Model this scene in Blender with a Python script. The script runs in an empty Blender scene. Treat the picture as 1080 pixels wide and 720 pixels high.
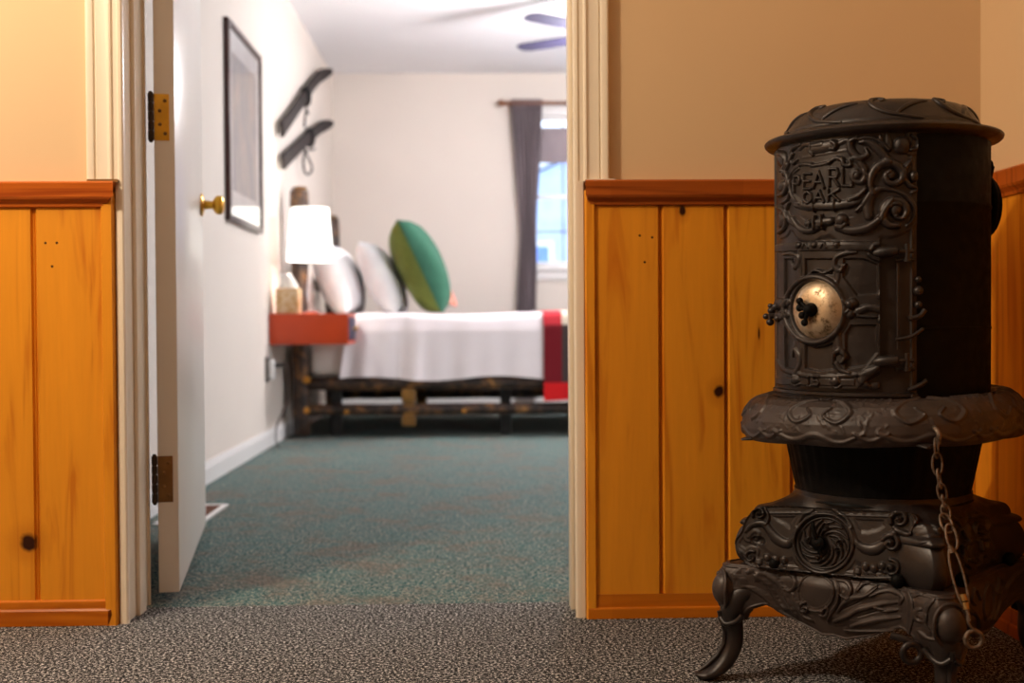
import bpy, bmesh, math, random
import numpy as np
from mathutils import Vector, Matrix
random.seed(4)
PI=math.pi
COL=bpy.context.scene.collection
# ------------------------------------------------------------ camera model
F,D,H,YAW,PIT,ROL=1259.7,2.4895,.6152,.02823,.01538,.00629
def ray(px,py):
    a,b=px-540,py-360
    cr,sr=math.cos(ROL),math.sin(ROL)
    X=a*cr-b*sr; Y=a*sr+b*cr
    r,u,d=X/F,-Y/F,1.
    cp,sp=math.cos(PIT),math.sin(PIT)
    d0=d*cp+u*sp; u0=-d*sp+u*cp
    cy,sy=math.cos(YAW),math.sin(YAW)
    return r*cy+d0*sy, -r*sy+d0*cy, u0
def onY(px,py,Y):
    x,y,z=ray(px,py);t=(Y+D)/y;return Vector((x*t,Y,H+z*t))
def onZ(px,py,Z):
    x,y,z=ray(px,py);t=(Z-H)/z;return Vector((x*t,y*t-D,Z))
def onX(px,py,X):
    x,y,z=ray(px,py);t=X/x;return Vector((X,y*t-D,H+z*t))
# ------------------------------------------------------------ materials
def newmat(name):
    m=bpy.data.materials.new(name); m.use_nodes=True
    nt=m.node_tree; b=nt.nodes['Principled BSDF']; return m,nt,b
def N(nt,t,**kw):
    n=nt.nodes.new(t)
    for k,v in kw.items():
        if k.startswith('i_'):
            n.inputs[k[2:].replace('_',' ')].default_value=v
        else: setattr(n,k,v)
    return n
def ramp(nt,stops,fac=None,interp='LINEAR'):
    n=nt.nodes.new('ShaderNodeValToRGB'); cr=n.color_ramp; cr.interpolation=interp
    while len(cr.elements)<len(stops): cr.elements.new(.5)
    for e,(p,c) in zip(cr.elements,stops):
        e.position=p; e.color=(*c,1) if len(c)==3 else c
    if fac is not None: nt.links.new(fac,n.inputs[0])
    return n
def s2l(c): return tuple(((v/255)/12.92 if v/255<=.04045 else ((v/255+.055)/1.055)**2.4) for v in c)
def coords(nt,scale=(1,1,1),loc=(0,0,0)):
    tc=nt.nodes.new('ShaderNodeTexCoord'); mp=nt.nodes.new('ShaderNodeMapping')
    mp.inputs['Scale'].default_value=scale; mp.inputs['Location'].default_value=loc
    nt.links.new(tc.outputs['Object'],mp.inputs[0]); return mp.outputs[0]
def noise(nt,vec,scale,detail=3,rough=.5,dist=0):
    n=nt.nodes.new('ShaderNodeTexNoise'); n.inputs['Scale'].default_value=scale
    n.inputs['Detail'].default_value=detail; n.inputs['Roughness'].default_value=rough
    n.inputs['Distortion'].default_value=dist
    nt.links.new(vec,n.inputs['Vector']); return n.outputs[0]
def bump(nt,b,h,strength,dist=.002):
    n=nt.nodes.new('ShaderNodeBump'); n.inputs['Strength'].default_value=strength
    n.inputs['Distance'].default_value=dist
    nt.links.new(h,n.inputs['Height']); nt.links.new(n.outputs[0],b.inputs['Normal'])
def simple(name,col,rough=.5,metal=0,spec=.5,nscale=None,namt=.15,bmp=0,bscale=200,lin=False):
    m,nt,b=newmat(name); c=col if lin else s2l(col)
    b.inputs['Roughness'].default_value=rough; b.inputs['Metallic'].default_value=metal
    b.inputs['Specular IOR Level'].default_value=spec
    v=coords(nt)
    f=noise(nt,v,nscale or 6,4)
    lo=tuple(x*(1-namt) for x in c); hi=tuple(min(1,x*(1+namt)) for x in c)
    r=ramp(nt,[(.3,lo),(.7,hi)],f); nt.links.new(r.outputs[0],b.inputs['Base Color'])
    if bmp: bump(nt,b,noise(nt,v,bscale,3),bmp)
    return m
def mixc(nt,fac,a,b_):
    n=nt.nodes.new('ShaderNodeMix'); n.data_type='RGBA'
    for s,v in ((0,fac),(6,a),(7,b_)):
        if isinstance(v,(int,float)): n.inputs[s].default_value=v
        elif isinstance(v,tuple): n.inputs[s].default_value=(*v,1)
        else: nt.links.new(v,n.inputs[s])
    return n.outputs[2]
def math_(nt,op,a,b_=None):
    n=nt.nodes.new('ShaderNodeMath'); n.operation=op
    for i,v in enumerate((a,b_)):
        if v is None: continue
        if isinstance(v,(int,float)): n.inputs[i].default_value=v
        else: nt.links.new(v,n.inputs[i])
    return n.outputs[0]

def pine(name,base,dark,knots=(),plank=.137,off=0.,axis='Z',holes=(),rough=.38):
    m,nt,b=newmat(name)
    tc=nt.nodes.new('ShaderNodeTexCoord'); ob=tc.outputs['Object']
    sep=nt.nodes.new('ShaderNodeSeparateXYZ'); nt.links.new(ob,sep.inputs[0])
    ux=sep.outputs[0] if axis!='Y' else sep.outputs[1]
    idx=math_(nt,'FLOOR',math_(nt,'DIVIDE',math_(nt,'SUBTRACT',ux,off),plank))
    wn=nt.nodes.new('ShaderNodeTexWhiteNoise'); wn.noise_dimensions='1D'; nt.links.new(idx,wn.inputs['W'])
    cmb=nt.nodes.new('ShaderNodeCombineXYZ')
    if axis=='X':
        nt.links.new(math_(nt,'MULTIPLY',sep.outputs[0],.06),cmb.inputs[0]); nt.links.new(sep.outputs[2],cmb.inputs[2]); nt.links.new(sep.outputs[1],cmb.inputs[1])
    else:
        nt.links.new(math_(nt,'ADD',ux,math_(nt,'MULTIPLY',wn.outputs[0],3.)),cmb.inputs[0])
        nt.links.new(math_(nt,'MULTIPLY',sep.outputs[2],.07),cmb.inputs[2])
    g1=noise(nt,cmb.outputs[0],26,3,.55,1.2)
    g2=noise(nt,cmb.outputs[0],160,3,.6,.3)
    big=noise(nt,ob,3.5,2)
    r1=ramp(nt,[(.30,dark),(.46,base),(.70,tuple(x*1.1 for x in base))],g1)
    c=mixc(nt,math_(nt,'MULTIPLY',g2,.3),r1.outputs[0],dark)
    c=mixc(nt,math_(nt,'MULTIPLY',wn.outputs[0],.22),c,dark)
    c=mixc(nt,math_(nt,'MULTIPLY',big,.25),c,tuple(x*.82 for x in base))
    for (kx,kz,rx,rz) in knots:
        dx=math_(nt,'DIVIDE',math_(nt,'SUBTRACT',ux,kx),rx); dz=math_(nt,'DIVIDE',math_(nt,'SUBTRACT',sep.outputs[2],kz),rz)
        wob=math_(nt,'MULTIPLY',noise(nt,ob,60,2),.5)
        d=math_(nt,'ADD',math_(nt,'SQRT',math_(nt,'ADD',math_(nt,'MULTIPLY',dx,dx),math_(nt,'MULTIPLY',dz,dz))),wob)
        halo=ramp(nt,[(0,(1,1,1)),(.33,(.6,.6,.6)),(.9,(0,0,0))],math_(nt,'MULTIPLY',d,.33))
        c=mixc(nt,math_(nt,'MULTIPLY',halo.outputs[0],.8),c,tuple(x*.75 for x in dark))
        core=ramp(nt,[(.40,(1,1,1)),(.62,(0,0,0))],math_(nt,'MULTIPLY',d,.5))
        c=mixc(nt,core.outputs[0],c,s2l((52,20,6)))
    for (kx,kz) in holes:
        dx=math_(nt,'SUBTRACT',ux,kx); dz=math_(nt,'SUBTRACT',sep.outputs[2],kz)
        d=math_(nt,'SQRT',math_(nt,'ADD',math_(nt,'MULTIPLY',dx,dx),math_(nt,'MULTIPLY',dz,dz)))
        c=mixc(nt,math_(nt,'LESS_THAN',d,.0026),c,s2l((60,25,5)))
    nt.links.new(c,b.inputs['Base Color'])
    b.inputs['Roughness'].default_value=rough; b.inputs['Specular IOR Level'].default_value=.3
    bump(nt,b,g2,.06)
    return m
def carpet(name,cols,scale,pscale,tint=None,tint2=None):
    m,nt,b=newmat(name); v=coords(nt)
    f1=noise(nt,v,scale,2,.7); f2=noise(nt,v,scale*2.3,2,.7)
    f=math_(nt,'ADD',math_(nt,'MULTIPLY',f1,.6),math_(nt,'MULTIPLY',f2,.4))
    r=ramp(nt,cols,f); out=r.outputs[0]
    for k,tt in enumerate((tint,tint2)):
        if not tt: continue
        msk=ramp(nt,[(.48,(0,0,0)),(.60,(1,1,1))],noise(nt,coords(nt,(1,1,1),(k*3.1,k*7.7,0)),pscale*(1+1.3*k),4,.7))
        out=mixc(nt,math_(nt,'MULTIPLY',msk.outputs[0],tt[1]),out,tt[0])
    nt.links.new(out,b.inputs['Base Color'])
    b.inputs['Roughness'].default_value=.95; b.inputs['Specular IOR Level'].default_value=.1
    bump(nt,b,f,.8,.005)
    return m
M={}
M['wallhall']=simple('painted_wall_tan',(218,185,143),.75,nscale=2,namt=.03,bmp=.08,bscale=300)
M['wallbed']=simple('painted_wall_cream',(222,212,202),.8,nscale=2,namt=.02)
M['ceil']=simple('ceiling_paint',(235,235,238),.9,nscale=2,namt=.02)
M['trim']=simple('cream_gloss_paint',(238,224,202),.35,nscale=3,namt=.03)
M['white']=simple('white_gloss_paint',(232,230,228),.35,nscale=3,namt=.02)
M['doorp']=simple('door_paint',(226,218,208),.3,nscale=3,namt=.03)
KN=[(.425,.846,.008,.013),(.500,.470,.013,.017),(.584,.59,.0025,.016)]
M['pine_r']=pine('orange_pine_right',s2l((238,158,40)),s2l((204,112,20)),KN,off=.3795-.137*3,holes=[(.336,.795),(.362,.791),(.346,.74)])
M['pine_l']=pine('orange_pine_left',s2l((232,154,38)),s2l((198,110,20)),[(-.925,.172,.021,.022)],off=-.9070-.137*8,holes=[(-.883,.785),(-.860,.785),(-.870,.737)])
M['pine_side']=pine('orange_pine_side',s2l((236,154,38)),s2l((202,110,20)),[],axis='Y')
M['rail_l']=pine('orange_brown_rail',s2l((202,104,32)),s2l((146,60,14)),axis='X',rough=.3)
M['rail']=pine('red_brown_rail',s2l((180,92,32)),s2l((120,50,14)),axis='X',rough=.28)
M['railbase']=pine('amber_base_rail',s2l((206,118,22)),s2l((160,78,8)),axis='X',rough=.32)
M['carp_h']=carpet('grey_speckled_carpet',[(.40,s2l((6,7,8))),(.47,s2l((42,42,43))),(.53,s2l((84,84,85))),(.60,s2l((236,234,232)))],170,6)
M['carp_b']=carpet('teal_carpet',[(.40,s2l((24,54,58))),(.5,s2l((76,106,108))),(.60,s2l((176,170,152)))],120,4.5,(s2l((130,100,84)),.40),(s2l((44,122,120)),.18))
def iron_mat(name,c1,c2,rough):
    m,nt,b=newmat(name); v=coords(nt)
    f=noise(nt,v,14,5,.65); f2=noise(nt,v,420,3,.6)
    r=ramp(nt,[(.3,c1),(.7,c2)],f); nt.links.new(r.outputs[0],b.inputs['Base Color'])
    rr=ramp(nt,[(.3,(rough-.08,)*3),(.7,(rough+.12,)*3)],noise(nt,v,60,3))
    nt.links.new(rr.outputs[0],b.inputs['Roughness'])
    b.inputs['Specular IOR Level'].default_value=.5 if c1[0]>.01 else .1
    b.inputs['Metallic'].default_value=.25 if c1[0]>.01 else 0
    bump(nt,b,f2,.22,.0012)
    return m
M['iron']=iron_mat('cast_iron_brown',s2l((30,26,26)),s2l((54,46,44)),.38)
M['ironl']=iron_mat('cast_iron_dusty',s2l((40,34,33)),s2l((68,57,53)),.46)
M['ironb']=iron_mat('cast_iron_black',s2l((5,5,5)),s2l((11,10,10)),.55)
M['sheet']=iron_mat('sheet_steel_black',s2l((7,7,7)),s2l((14,13,12)),.6)
def nickel():
    m,nt,b=newmat('worn_nickel'); v=coords(nt)
    f=noise(nt,v,55,5,.7)
    r=ramp(nt,[(.34,s2l((96,74,52))),(.46,s2l((200,178,148))),(.7,s2l((226,208,182)))],f)
    nt.links.new(r.outputs[0],b.inputs['Base Color']); b.inputs['Metallic'].default_value=.85
    rr=ramp(nt,[(.3,(.55,)*3),(.6,(.3,)*3)],f); nt.links.new(rr.outputs[0],b.inputs['Roughness'])
    bump(nt,b,f,.2,.001); return m
M['nickel']=nickel()
M['steel']=simple('rusty_steel',(112,98,86),.5,.7,nscale=150,namt=.6,bmp=.6,bscale=500)
M['brass']=simple('brass',(222,170,60),.28,.9,nscale=30,namt=.12)
M['brassp']=simple('brass_plate',(226,168,44),.5,.35,nscale=30,namt=.12)
M['dark']=simple('dark_bronze',(52,38,26),.5,.4)
M['bronze']=simple('aged_bronze',(128,92,50),.45,.6,nscale=30,namt=.2)
M['wbrass']=simple('worn_brass',(168,138,88),.4,.8,nscale=60,namt=.25)
M['black']=simple('black_plastic',(22,22,22),.4)
# ------------------------------------------------------------ mesh helpers
def link(name,bm,mat,parent=None,smooth=None,recalc=True):
    if recalc: bmesh.ops.recalc_face_normals(bm,faces=bm.faces[:])
    me=bpy.data.meshes.new(name); bm.to_mesh(me); bm.free()
    for mm in (mat if isinstance(mat,(list,tuple)) else [mat]): me.materials.append(mm)
    if smooth is not None:
        me.polygons.foreach_set('use_smooth',[True]*len(me.polygons)); me.set_sharp_from_angle(angle=math.radians(smooth))
    o=bpy.data.objects.new(name,me); COL.objects.link(o)
    if parent: o.parent=parent
    return o
def tag(o,label=None,cat=None,group=None,kind=None):
    if label:o['label']=label
    if cat:o['category']=cat
    if group:o['group']=group
    if kind:o['kind']=kind
    return o
def empty(name,loc=(0,0,0),label=None,cat=None,group=None,kind=None,rz=0):
    o=bpy.data.objects.new(name,None); o.empty_display_size=.05; o.location=loc; o.rotation_euler.z=rz
    COL.objects.link(o); return tag(o,label,cat,group,kind)
def struct(o): o['kind']='structure'; return o
def box(bm,a,b,bev=0,seg=2,mat=None,rot=None):
    vs=[bm.verts.new((x,y,z)) for x in (a[0],b[0]) for y in (a[1],b[1]) for z in (a[2],b[2])]
    fs=[(0,1,3,2),(4,6,7,5),(0,4,5,1),(2,3,7,6),(0,2,6,4),(1,5,7,3)]
    F_=[bm.faces.new([vs[i] for i in f]) for f in fs]
    if rot is not None:
        c=(Vector(a)+Vector(b))/2
        for v in vs: v.co=rot@(v.co-c)+c
    if bev:
        es=list({e for f in F_ for e in f.edges})
        bmesh.ops.bevel(bm,geom=es,offset=bev,segments=seg,affect='EDGES',profile=.5)
def frames(pts,up=None):
    n=len(pts); out=[]; prev=None
    for i in range(n):
        t=(pts[min(i+1,n-1)]-pts[max(i-1,0)]).normalized()
        if prev is None:
            u=Vector(up) if up else (Vector((0,0,1)) if abs(t.z)<.9 else Vector((1,0,0)))
        else: u=prev
        u=(u-t*u.dot(t)).normalized(); prev=u
        out.append((t,u,t.cross(u)))
    return out
def tube(bm,pts,rad,seg=12,closed=False,flat=1.,up=None,cap=True):
    pts=[Vector(p) for p in pts]; n=len(pts)
    rad=rad if isinstance(rad,(list,tuple)) else [rad]*n
    if closed:
        fr=[]; nrm=Vector(up) if up else Vector((0,0,1))
        for i in range(n):
            t=(pts[(i+1)%n]-pts[i-1]).normalized(); u=(nrm-t*nrm.dot(t)).normalized(); fr.append((t,u,t.cross(u)))
    else: fr=frames(pts,up)
    rings=[]
    for p,r,(t,u,w) in zip(pts,rad,fr):
        ru,rw=(r if isinstance(r,tuple) else (r*flat,r))
        rings.append([bm.verts.new(p+u*math.cos(2*PI*k/seg)*ru+w*math.sin(2*PI*k/seg)*rw) for k in range(seg)])
    m=n if closed else n-1
    for i in range(m):
        A,B=rings[i],rings[(i+1)%n]
        for k in range(seg): bm.faces.new((A[k],A[(k+1)%seg],B[(k+1)%seg],B[k]))
    if not closed and cap:
        bm.faces.new(rings[0][::-1]); bm.faces.new(rings[-1])
def lathe(bm,prof,c=(0,0,0),seg=48,axis='Z',fn=None,cap=False,M_=None):
    rings=[]
    for (r,z) in prof:
        ring=[]
        for k in range(seg):
            a=2*PI*k/seg; rr,zz=(fn(a,r,z) if fn else (r,z))
            p=Vector((rr*math.sin(a),-rr*math.cos(a),zz))
            if M_ is not None: p=M_@p
            ring.append(bm.verts.new(p+Vector(c)))
        rings.append(ring)
    for A,B in zip(rings,rings[1:]):
        for k in range(seg): bm.faces.new((A[k],A[(k+1)%seg],B[(k+1)%seg],B[k]))
    if cap:
        bm.faces.new(rings[0][::-1]); bm.faces.new(rings[-1])
def prism(bm,prof,p0,p1,fn):
    """extrude closed 2D profile along a segment; fn(pt2d, t)->Vector"""
    A=[bm.verts.new(fn(q,p0)) for q in prof]; B=[bm.verts.new(fn(q,p1)) for q in prof]; n=len(prof)
    for i in range(n): bm.faces.new((A[i],A[(i+1)%n],B[(i+1)%n],B[i]))
    bm.faces.new(A[::-1]); bm.faces.new(B)
def smoothpts(P,n=8,closed=False):
    P=[Vector(p) if len(p)==3 else Vector((p[0],p[1],0)) for p in P]; out=[]; m=len(P)
    if m<3 and not closed: return P
    for i in range(m if closed else m-1):
        p0=P[(i-1)%m] if closed or i>0 else P[0]*2-P[1]
        p1=P[i]; p2=P[(i+1)%m]; p3=P[(i+2)%m] if closed or i+2<m else P[-1]*2-P[-2]
        for k in range(n):
            t=k/n
            out.append(.5*((2*p1)+(p2-p0)*t+(2*p0-5*p1+4*p2-p3)*t*t+(3*p1-p0-3*p2+p3)*t**3))
    if not closed: out.append(P[-1])
    return out
def ellipsoid(bm,c,r,Mr=None,seg=24,rings=14,fn=None):
    c=Vector(c); top=None; R_=[]
    for i in range(1,rings):
        th=PI*i/rings
        row=[]
        for k in range(seg):
            a=2*PI*k/seg; p=Vector((math.sin(th)*math.cos(a),math.sin(th)*math.sin(a),math.cos(th)))
            if fn: p=fn(p)
            p=Vector((p.x*r[0],p.y*r[1],p.z*r[2]))
            row.append(bm.verts.new((Mr@p if Mr is not None else p)+c))
        R_.append(row)
    def pole(s):
        p=Vector((0,0,s)); p=fn(p) if fn else p; p=Vector((p.x*r[0],p.y*r[1],p.z*r[2])); return bm.verts.new((Mr@p if Mr is not None else p)+c)
    t,b=pole(1),pole(-1)
    for A,B in zip(R_,R_[1:]):
        for k in range(seg): bm.faces.new((A[k],B[k],B[(k+1)%seg],A[(k+1)%seg]))
    for k in range(seg):
        bm.faces.new((t,R_[0][k],R_[0][(k+1)%seg])); bm.faces.new((b,R_[-1][(k+1)%seg],R_[-1][k]))
# ------------------------------------------------------------ relief (cast ornament) on a surface grid
class Relief:
    """height map h(u,v) in metres over a surface; strokes are given in (u,v)"""
    def __init__(s,u0,u1,v0,v1,step,inv=None,k=640.):
        s.u=np.arange(u0,u1+step/2,step); s.v=np.arange(v0,v1+step/2,step)
        s.U,s.V=np.meshgrid(s.u,s.v,indexing='ij'); s.h=np.zeros_like(s.U); s.inv=inv; s.k=k; s.wm=1.; s.base=0
    def P(s,pts):
        return [s.inv(p[0],p[1]) for p in pts] if s.inv else [(p[0],p[1]) for p in pts]
    def sub(s,pts,pad):
        a=np.array(pts); i0=np.searchsorted(s.u,a[:,0].min()-pad); i1=np.searchsorted(s.u,a[:,0].max()+pad)
        j0=np.searchsorted(s.v,a[:,1].min()-pad); j1=np.searchsorted(s.v,a[:,1].max()+pad)
        return slice(i0,i1),slice(j0,j1)
    def comb(s,sl,h,mode,base):
        if mode=='max': s.h[sl]=np.maximum(s.h[sl],base+h) if base is not None else s.h[sl]+h
        elif mode=='add': s.h[sl]+=h
        elif mode=='cut': s.h[sl]-=h
    def stroke(s,pts,w,hh=.004,mode='add',conv=True,smooth=6,flat=False,w1=None):
        """pts pixel (or uv) polyline, w width in px (or m) -- number or list; rounded section"""
        if smooth and len(pts)>2: pts=[(p.x,p.y) for p in smoothpts(pts,smooth)]
        n=len(pts)
        if w1 is not None: W=[w+(w1-w)*i/(n-1) for i in range(n)]
        elif isinstance(w,(list,tuple)): W=list(np.interp(np.linspace(0,1,n),np.linspace(0,1,len(w)),w))
        else: W=[w]*n
        if conv: pts=s.P(pts); W=[x/s.k*s.wm for x in W]
        if s.base and mode=='add' and conv:
            s._lay(pts,[x*1.9 for x in W],s.base)
        sl=s.sub(pts,max(W)*1.1)
        U,V=s.U[sl],s.V[sl]
        if U.size==0: return
        best=np.zeros_like(U)
        for (a,b,wa,wb) in zip(pts,pts[1:],W,W[1:]):
            dx,dy=b[0]-a[0],b[1]-a[1]; L=dx*dx+dy*dy+1e-12
            t=np.clip(((U-a[0])*dx+(V-a[1])*dy)/L,0,1)
            d=np.hypot(U-a[0]-t*dx,V-a[1]-t*dy); w_=(wa+(wb-wa)*t)/2+1e-6
            q=np.clip(1-(d/w_)**2,0,1)
            f=np.sqrt(q) if not flat else np.clip((1-d/w_)*3,0,1)
            best=np.maximum(best,f*np.minimum(1,w_/(max(W)/2*.6+1e-9)))
        if mode=='add':
            s.h[sl]=np.maximum(s.h[sl],s.h[sl]*(1-best)+np.maximum(s.h[sl],0)*best*.35+best*hh) 
        elif mode=='cut': s.h[sl]-=best*hh
        elif mode=='up': s.h[sl]=np.maximum(s.h[sl],s.h0[sl]+best*hh)
        elif mode=='set': s.h[sl]=s.h[sl]*(1-best)+hh*best
    def _lay(s,pts,W,hh):
        sl=s.sub(pts,max(W)*1.1); U,V=s.U[sl],s.V[sl]
        if U.size==0: return
        best=np.zeros_like(U)
        for (a,b,wa,wb) in zip(pts,pts[1:],W,W[1:]):
            dx,dy=b[0]-a[0],b[1]-a[1]; L=dx*dx+dy*dy+1e-12
            t=np.clip(((U-a[0])*dx+(V-a[1])*dy)/L,0,1); d=np.hypot(U-a[0]-t*dx,V-a[1]-t*dy); w_=(wa+(wb-wa)*t)+1e-6
            best=np.maximum(best,np.clip((1-d/w_)*3.2,0,1))
        s.h[sl]=np.maximum(s.h[sl],best*best*(3-2*best)*hh)
    def fillpoly(s,pts,hh,soft=.003,conv=True,mode='max'):
        P=np.array(s.P(pts) if conv else pts); U,V=s.U,s.V; c=np.zeros(U.shape,bool); dd=np.full(U.shape,1e9); n=len(P)
        for i in range(n):
            x1,y1=P[i]; x2,y2=P[(i+1)%n]
            c^=((y1>V)!=(y2>V))&(U<(x2-x1)*(V-y1)/(y2-y1+1e-12)+x1)
            dx,dy=x2-x1,y2-y1; t=np.clip(((U-x1)*dx+(V-y1)*dy)/(dx*dx+dy*dy+1e-12),0,1)
            dd=np.minimum(dd,np.hypot(U-x1-t*dx,V-y1-t*dy))
        f=np.where(c,np.clip(dd/soft,0,1),0); f=f*f*(3-2*f)
        if mode=='max': s.h=np.maximum(s.h,f*hh)
        else: s.h=s.h*(1-f)+hh*f
    def spiral(s,cx,cy,r,a0,turns=1.4,w=5,hh=.004,asp=1.,ball=True,r1=.18,tail=None):
        pts=[]; n=int(18*abs(turns))+4
        for i in range(n):
            t=i/(n-1); a=math.radians(a0)+turns*2*PI*t; rr=r*(1-t)+r*r1*t
            pts.append((cx+math.cos(a)*rr*asp,cy-math.sin(a)*rr))
        if tail: pts=list(tail)+pts
        s.stroke(pts,w,hh,smooth=2,w1=w*.65)
        if ball: s.dome(cx,cy,r*.32*asp,r*.32,hh*1.15)
    def dome(s,cx,cy,rx,ry,hh=.004,conv=True,flat=False,rot=0,mode='add'):
        if conv:
            c=s.P([(cx,cy)])[0]; e=s.P([(cx+rx*.7,cy)])[0]; e0=s.P([(cx-rx*.7,cy)])[0]; ru=abs(e[0]-e0[0])/1.4; rv=ry/s.k
        else: c=(cx,cy); ru,rv=rx,ry
        m=max(ru,rv)
        sl=s.sub([c],m*1.1); U,V=s.U[sl]-c[0],s.V[sl]-c[1]
        cr,sr=math.cos(rot),math.sin(rot); A=U*cr+V*sr; B=-U*sr+V*cr
        q=np.clip(1-(A/ru)**2-(B/rv)**2,0,1)
        f=np.sqrt(q) if not flat else np.clip(q*5,0,1)
        if mode=='add': s.h[sl]=np.maximum(s.h[sl],f*hh+s.h[sl]*(.5*f+1-f))
        elif mode=='cut': s.h[sl]-=f*hh
        elif mode=='set': s.h[sl]=s.h[sl]*(1-f)+hh*f
    def ring(s,cx,cy,rx,ry,w,hh,a0=0,a1=360,mode='add'):
        n=40; s.stroke([(cx+rx*math.cos(math.radians(a0+(a1-a0)*i/n)),cy-ry*math.sin(math.radians(a0+(a1-a0)*i/n))) for i in range(n+1)],w,hh,mode,smooth=0)
    def mesh(s,name,surf,mat,parent,back=-.004,trim=None,smooth=50):
        nu,nv=s.U.shape
        bm=bmesh.new()
        keep=np.ones_like(s.U,bool) if trim is None else trim(s.U,s.V)
        vs={}
        for i in range(nu):
            for j in range(nv):
                if keep[i,j]: vs[i,j]=bm.verts.new(surf(s.U[i,j],s.V[i,j],s.h[i,j]))
        bv={}
        def B(i,j):
            if (i,j) not in bv: bv[i,j]=bm.verts.new(surf(s.U[i,j],s.V[i,j],back))
            return bv[i,j]
        quad=np.zeros((nu-1,nv-1),bool)
        for i in range(nu-1):
            for j in range(nv-1):
                if keep[i,j] and keep[i+1,j] and keep[i+1,j+1] and keep[i,j+1]:
                    quad[i,j]=True; bm.faces.new((vs[i,j],vs[i+1,j],vs[i+1,j+1],vs[i,j+1]))
        def q(i,j): return 0<=i<nu-1 and 0<=j<nv-1 and quad[i,j]
        for i in range(nu-1):
            for j in range(nv-1):
                if not quad[i,j]: continue
                for (di,dj,a,b) in ((-1,0,(i,j+1),(i,j)),(1,0,(i+1,j),(i+1,j+1)),(0,-1,(i,j),(i+1,j)),(0,1,(i+1,j+1),(i,j+1))):
                    if not q(i+di,j+dj): bm.faces.new((vs[b],vs[a],B(*a),B(*b)))
        loose=[v for v in bm.verts if not v.link_faces]
        bmesh.ops.delete(bm,geom=loose,context='VERTS')
        return link(name,bm,mat,parent,smooth=smooth,recalc=False)
#BODY#
# ============================================================ ROOM
XL,XR,XW,YB,HC,XC=-.7285,.2035,-1.062,6.32,2.45,1.059
WT=.15
def sbox(name,a,b,mat,bev=0,parent=None):
    bm=bmesh.new(); box(bm,a,b,bev); o=link(name,bm,mat,parent,smooth=30 if bev else None)
    if not parent: struct(o)
    return o
sbox('floor',(-3.4,-6.5,-.05),(XC+.1,.1305,0),M['carp_h'])
sbox('trim_20',(XL+.001,.1306,-.02),(XR-.001,.1339,-.004),M['black'])
sbox('floor_bedroom',(XW-.1,.134,-.05),(2.7,YB+.1,-.001),M['carp_b'])
sbox('ceiling',(-3.5,-6.6,HC),(2.7,.1,HC+.1),M['ceil'])
sbox('ceiling_bedroom',(XW-.1,.1,HC),(2.7,YB+.1,HC+.1),M['ceil'])
def twoface(name,a,b,front,back):
    bm=bmesh.new(); box(bm,a,b); o=link(name,bm,[front,back]); struct(o)
    for p in o.data.polygons:
        if p.normal.y>.5: p.material_index=1
    return o
JT=.018
twoface('wall_front_left',(-3.4,0,0),(XL-JT,WT,HC),M['wallhall'],M['wallbed'])
twoface('wall_front_right',(XR+JT,0,0),(2.7,WT,HC),M['wallhall'],M['wallbed'])
twoface('wall_front_top',(XL-JT,0,2.06),(XR+JT,WT,HC),M['wallhall'],M['wallbed'])
sbox('wall_right',(XC,-6.5,0),(XC+.1,0,HC),M['wallhall'])
sbox('wall_left',(-3.5,-6.6,0),(-3.4,.0,HC),M['wallhall'])
sbox('wall_rear',(-3.4,-6.6,0),(XC+.1,-6.5,HC),M['wallhall'])
sbox('wall_bedroom_left',(XW-.1,WT,0),(XW,YB+.1,HC),M['wallbed'])
sbox('wall_bedroom_right',(2.6,WT,0),(2.7,YB+.1,HC),M['wallbed'])
WX0,WX1,WZ0,WZ1=.405,1.25,1.02,2.14
bm=bmesh.new()
for a,b in (((XW,YB,0),(WX0,YB+.1,HC)),((WX1,YB,0),(2.6,YB+.1,HC)),((WX0,YB,0),(WX1,YB+.1,WZ0)),((WX0,YB,WZ1),(WX1,YB+.1,HC))): box(bm,a,b)
struct(link('wall_bedroom_back',bm,M['wallbed']))
# jambs
def jamb(name,x,s):
    bm=bmesh.new(); box(bm,(min(x,x-s*JT),0,0),(max(x,x-s*JT),WT,2.06),.002)
    box(bm,(min(x,x+s*.009),.055,0),(max(x,x+s*.009),.103,2.05),.002)
    struct(link(name,bm,M['trim'],smooth=30))
jamb('door_frame_left',XL,1); jamb('door_frame_right',XR,-1)
sbox('door_frame_top',(XL,0,2.05),(XR,WT,2.068),M['trim'])
# casings: colonial profile, full above the chair rail, only a strip beside the wainscot
CP=[(0,0),(0,.009),(.003,.013),(.008,.014),(.012,.011),(.020,.0115),(.0225,.0165),(.026,.0175),(.030,.0145),(.034,.0135),(.052,.0165),(.055,.0135),(.058,.0185),(.064,.0205),(.070,.020),(.073,.017),(.073,0)]
def casing(name,x,s,z0,z1,y0=0,ys=-1,w=.0735):
    bm=bmesh.new(); pr=[(min(p[0],w),p[1]) for p in CP]
    if w<.07: pr=[(0,0),(0,.009),(.003,.013),(.008,.014),(w,.0125),(w,0)]
    prism(bm,pr,z0,z1,lambda q,z:Vector((x+s*(q[0]-.003),y0+ys*q[1],z)))
    struct(link(name,bm,M['trim'],smooth=25))
RT=.9086
casing('trim_1',XL,-1,RT,2.11); casing('trim_2',XR,1,RT,2.11)
casing('trim_3',XL,-1,0,RT,w=.0165); casing('trim_4',XR,1,0,RT,w=.0195)
casing('trim_5',XL,-1,0,2.11,WT,1); casing('trim_6',XR,1,0,2.11,WT,1)
sbox('trim_7',(-.797,-.022,RT-.001),(-.735,-.0005,RT+.006),M['bronze'])
sbox('trim_19',(.222,-.020,RT-.001),(.285,-.0005,RT+.004),M['trim'])
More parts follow.
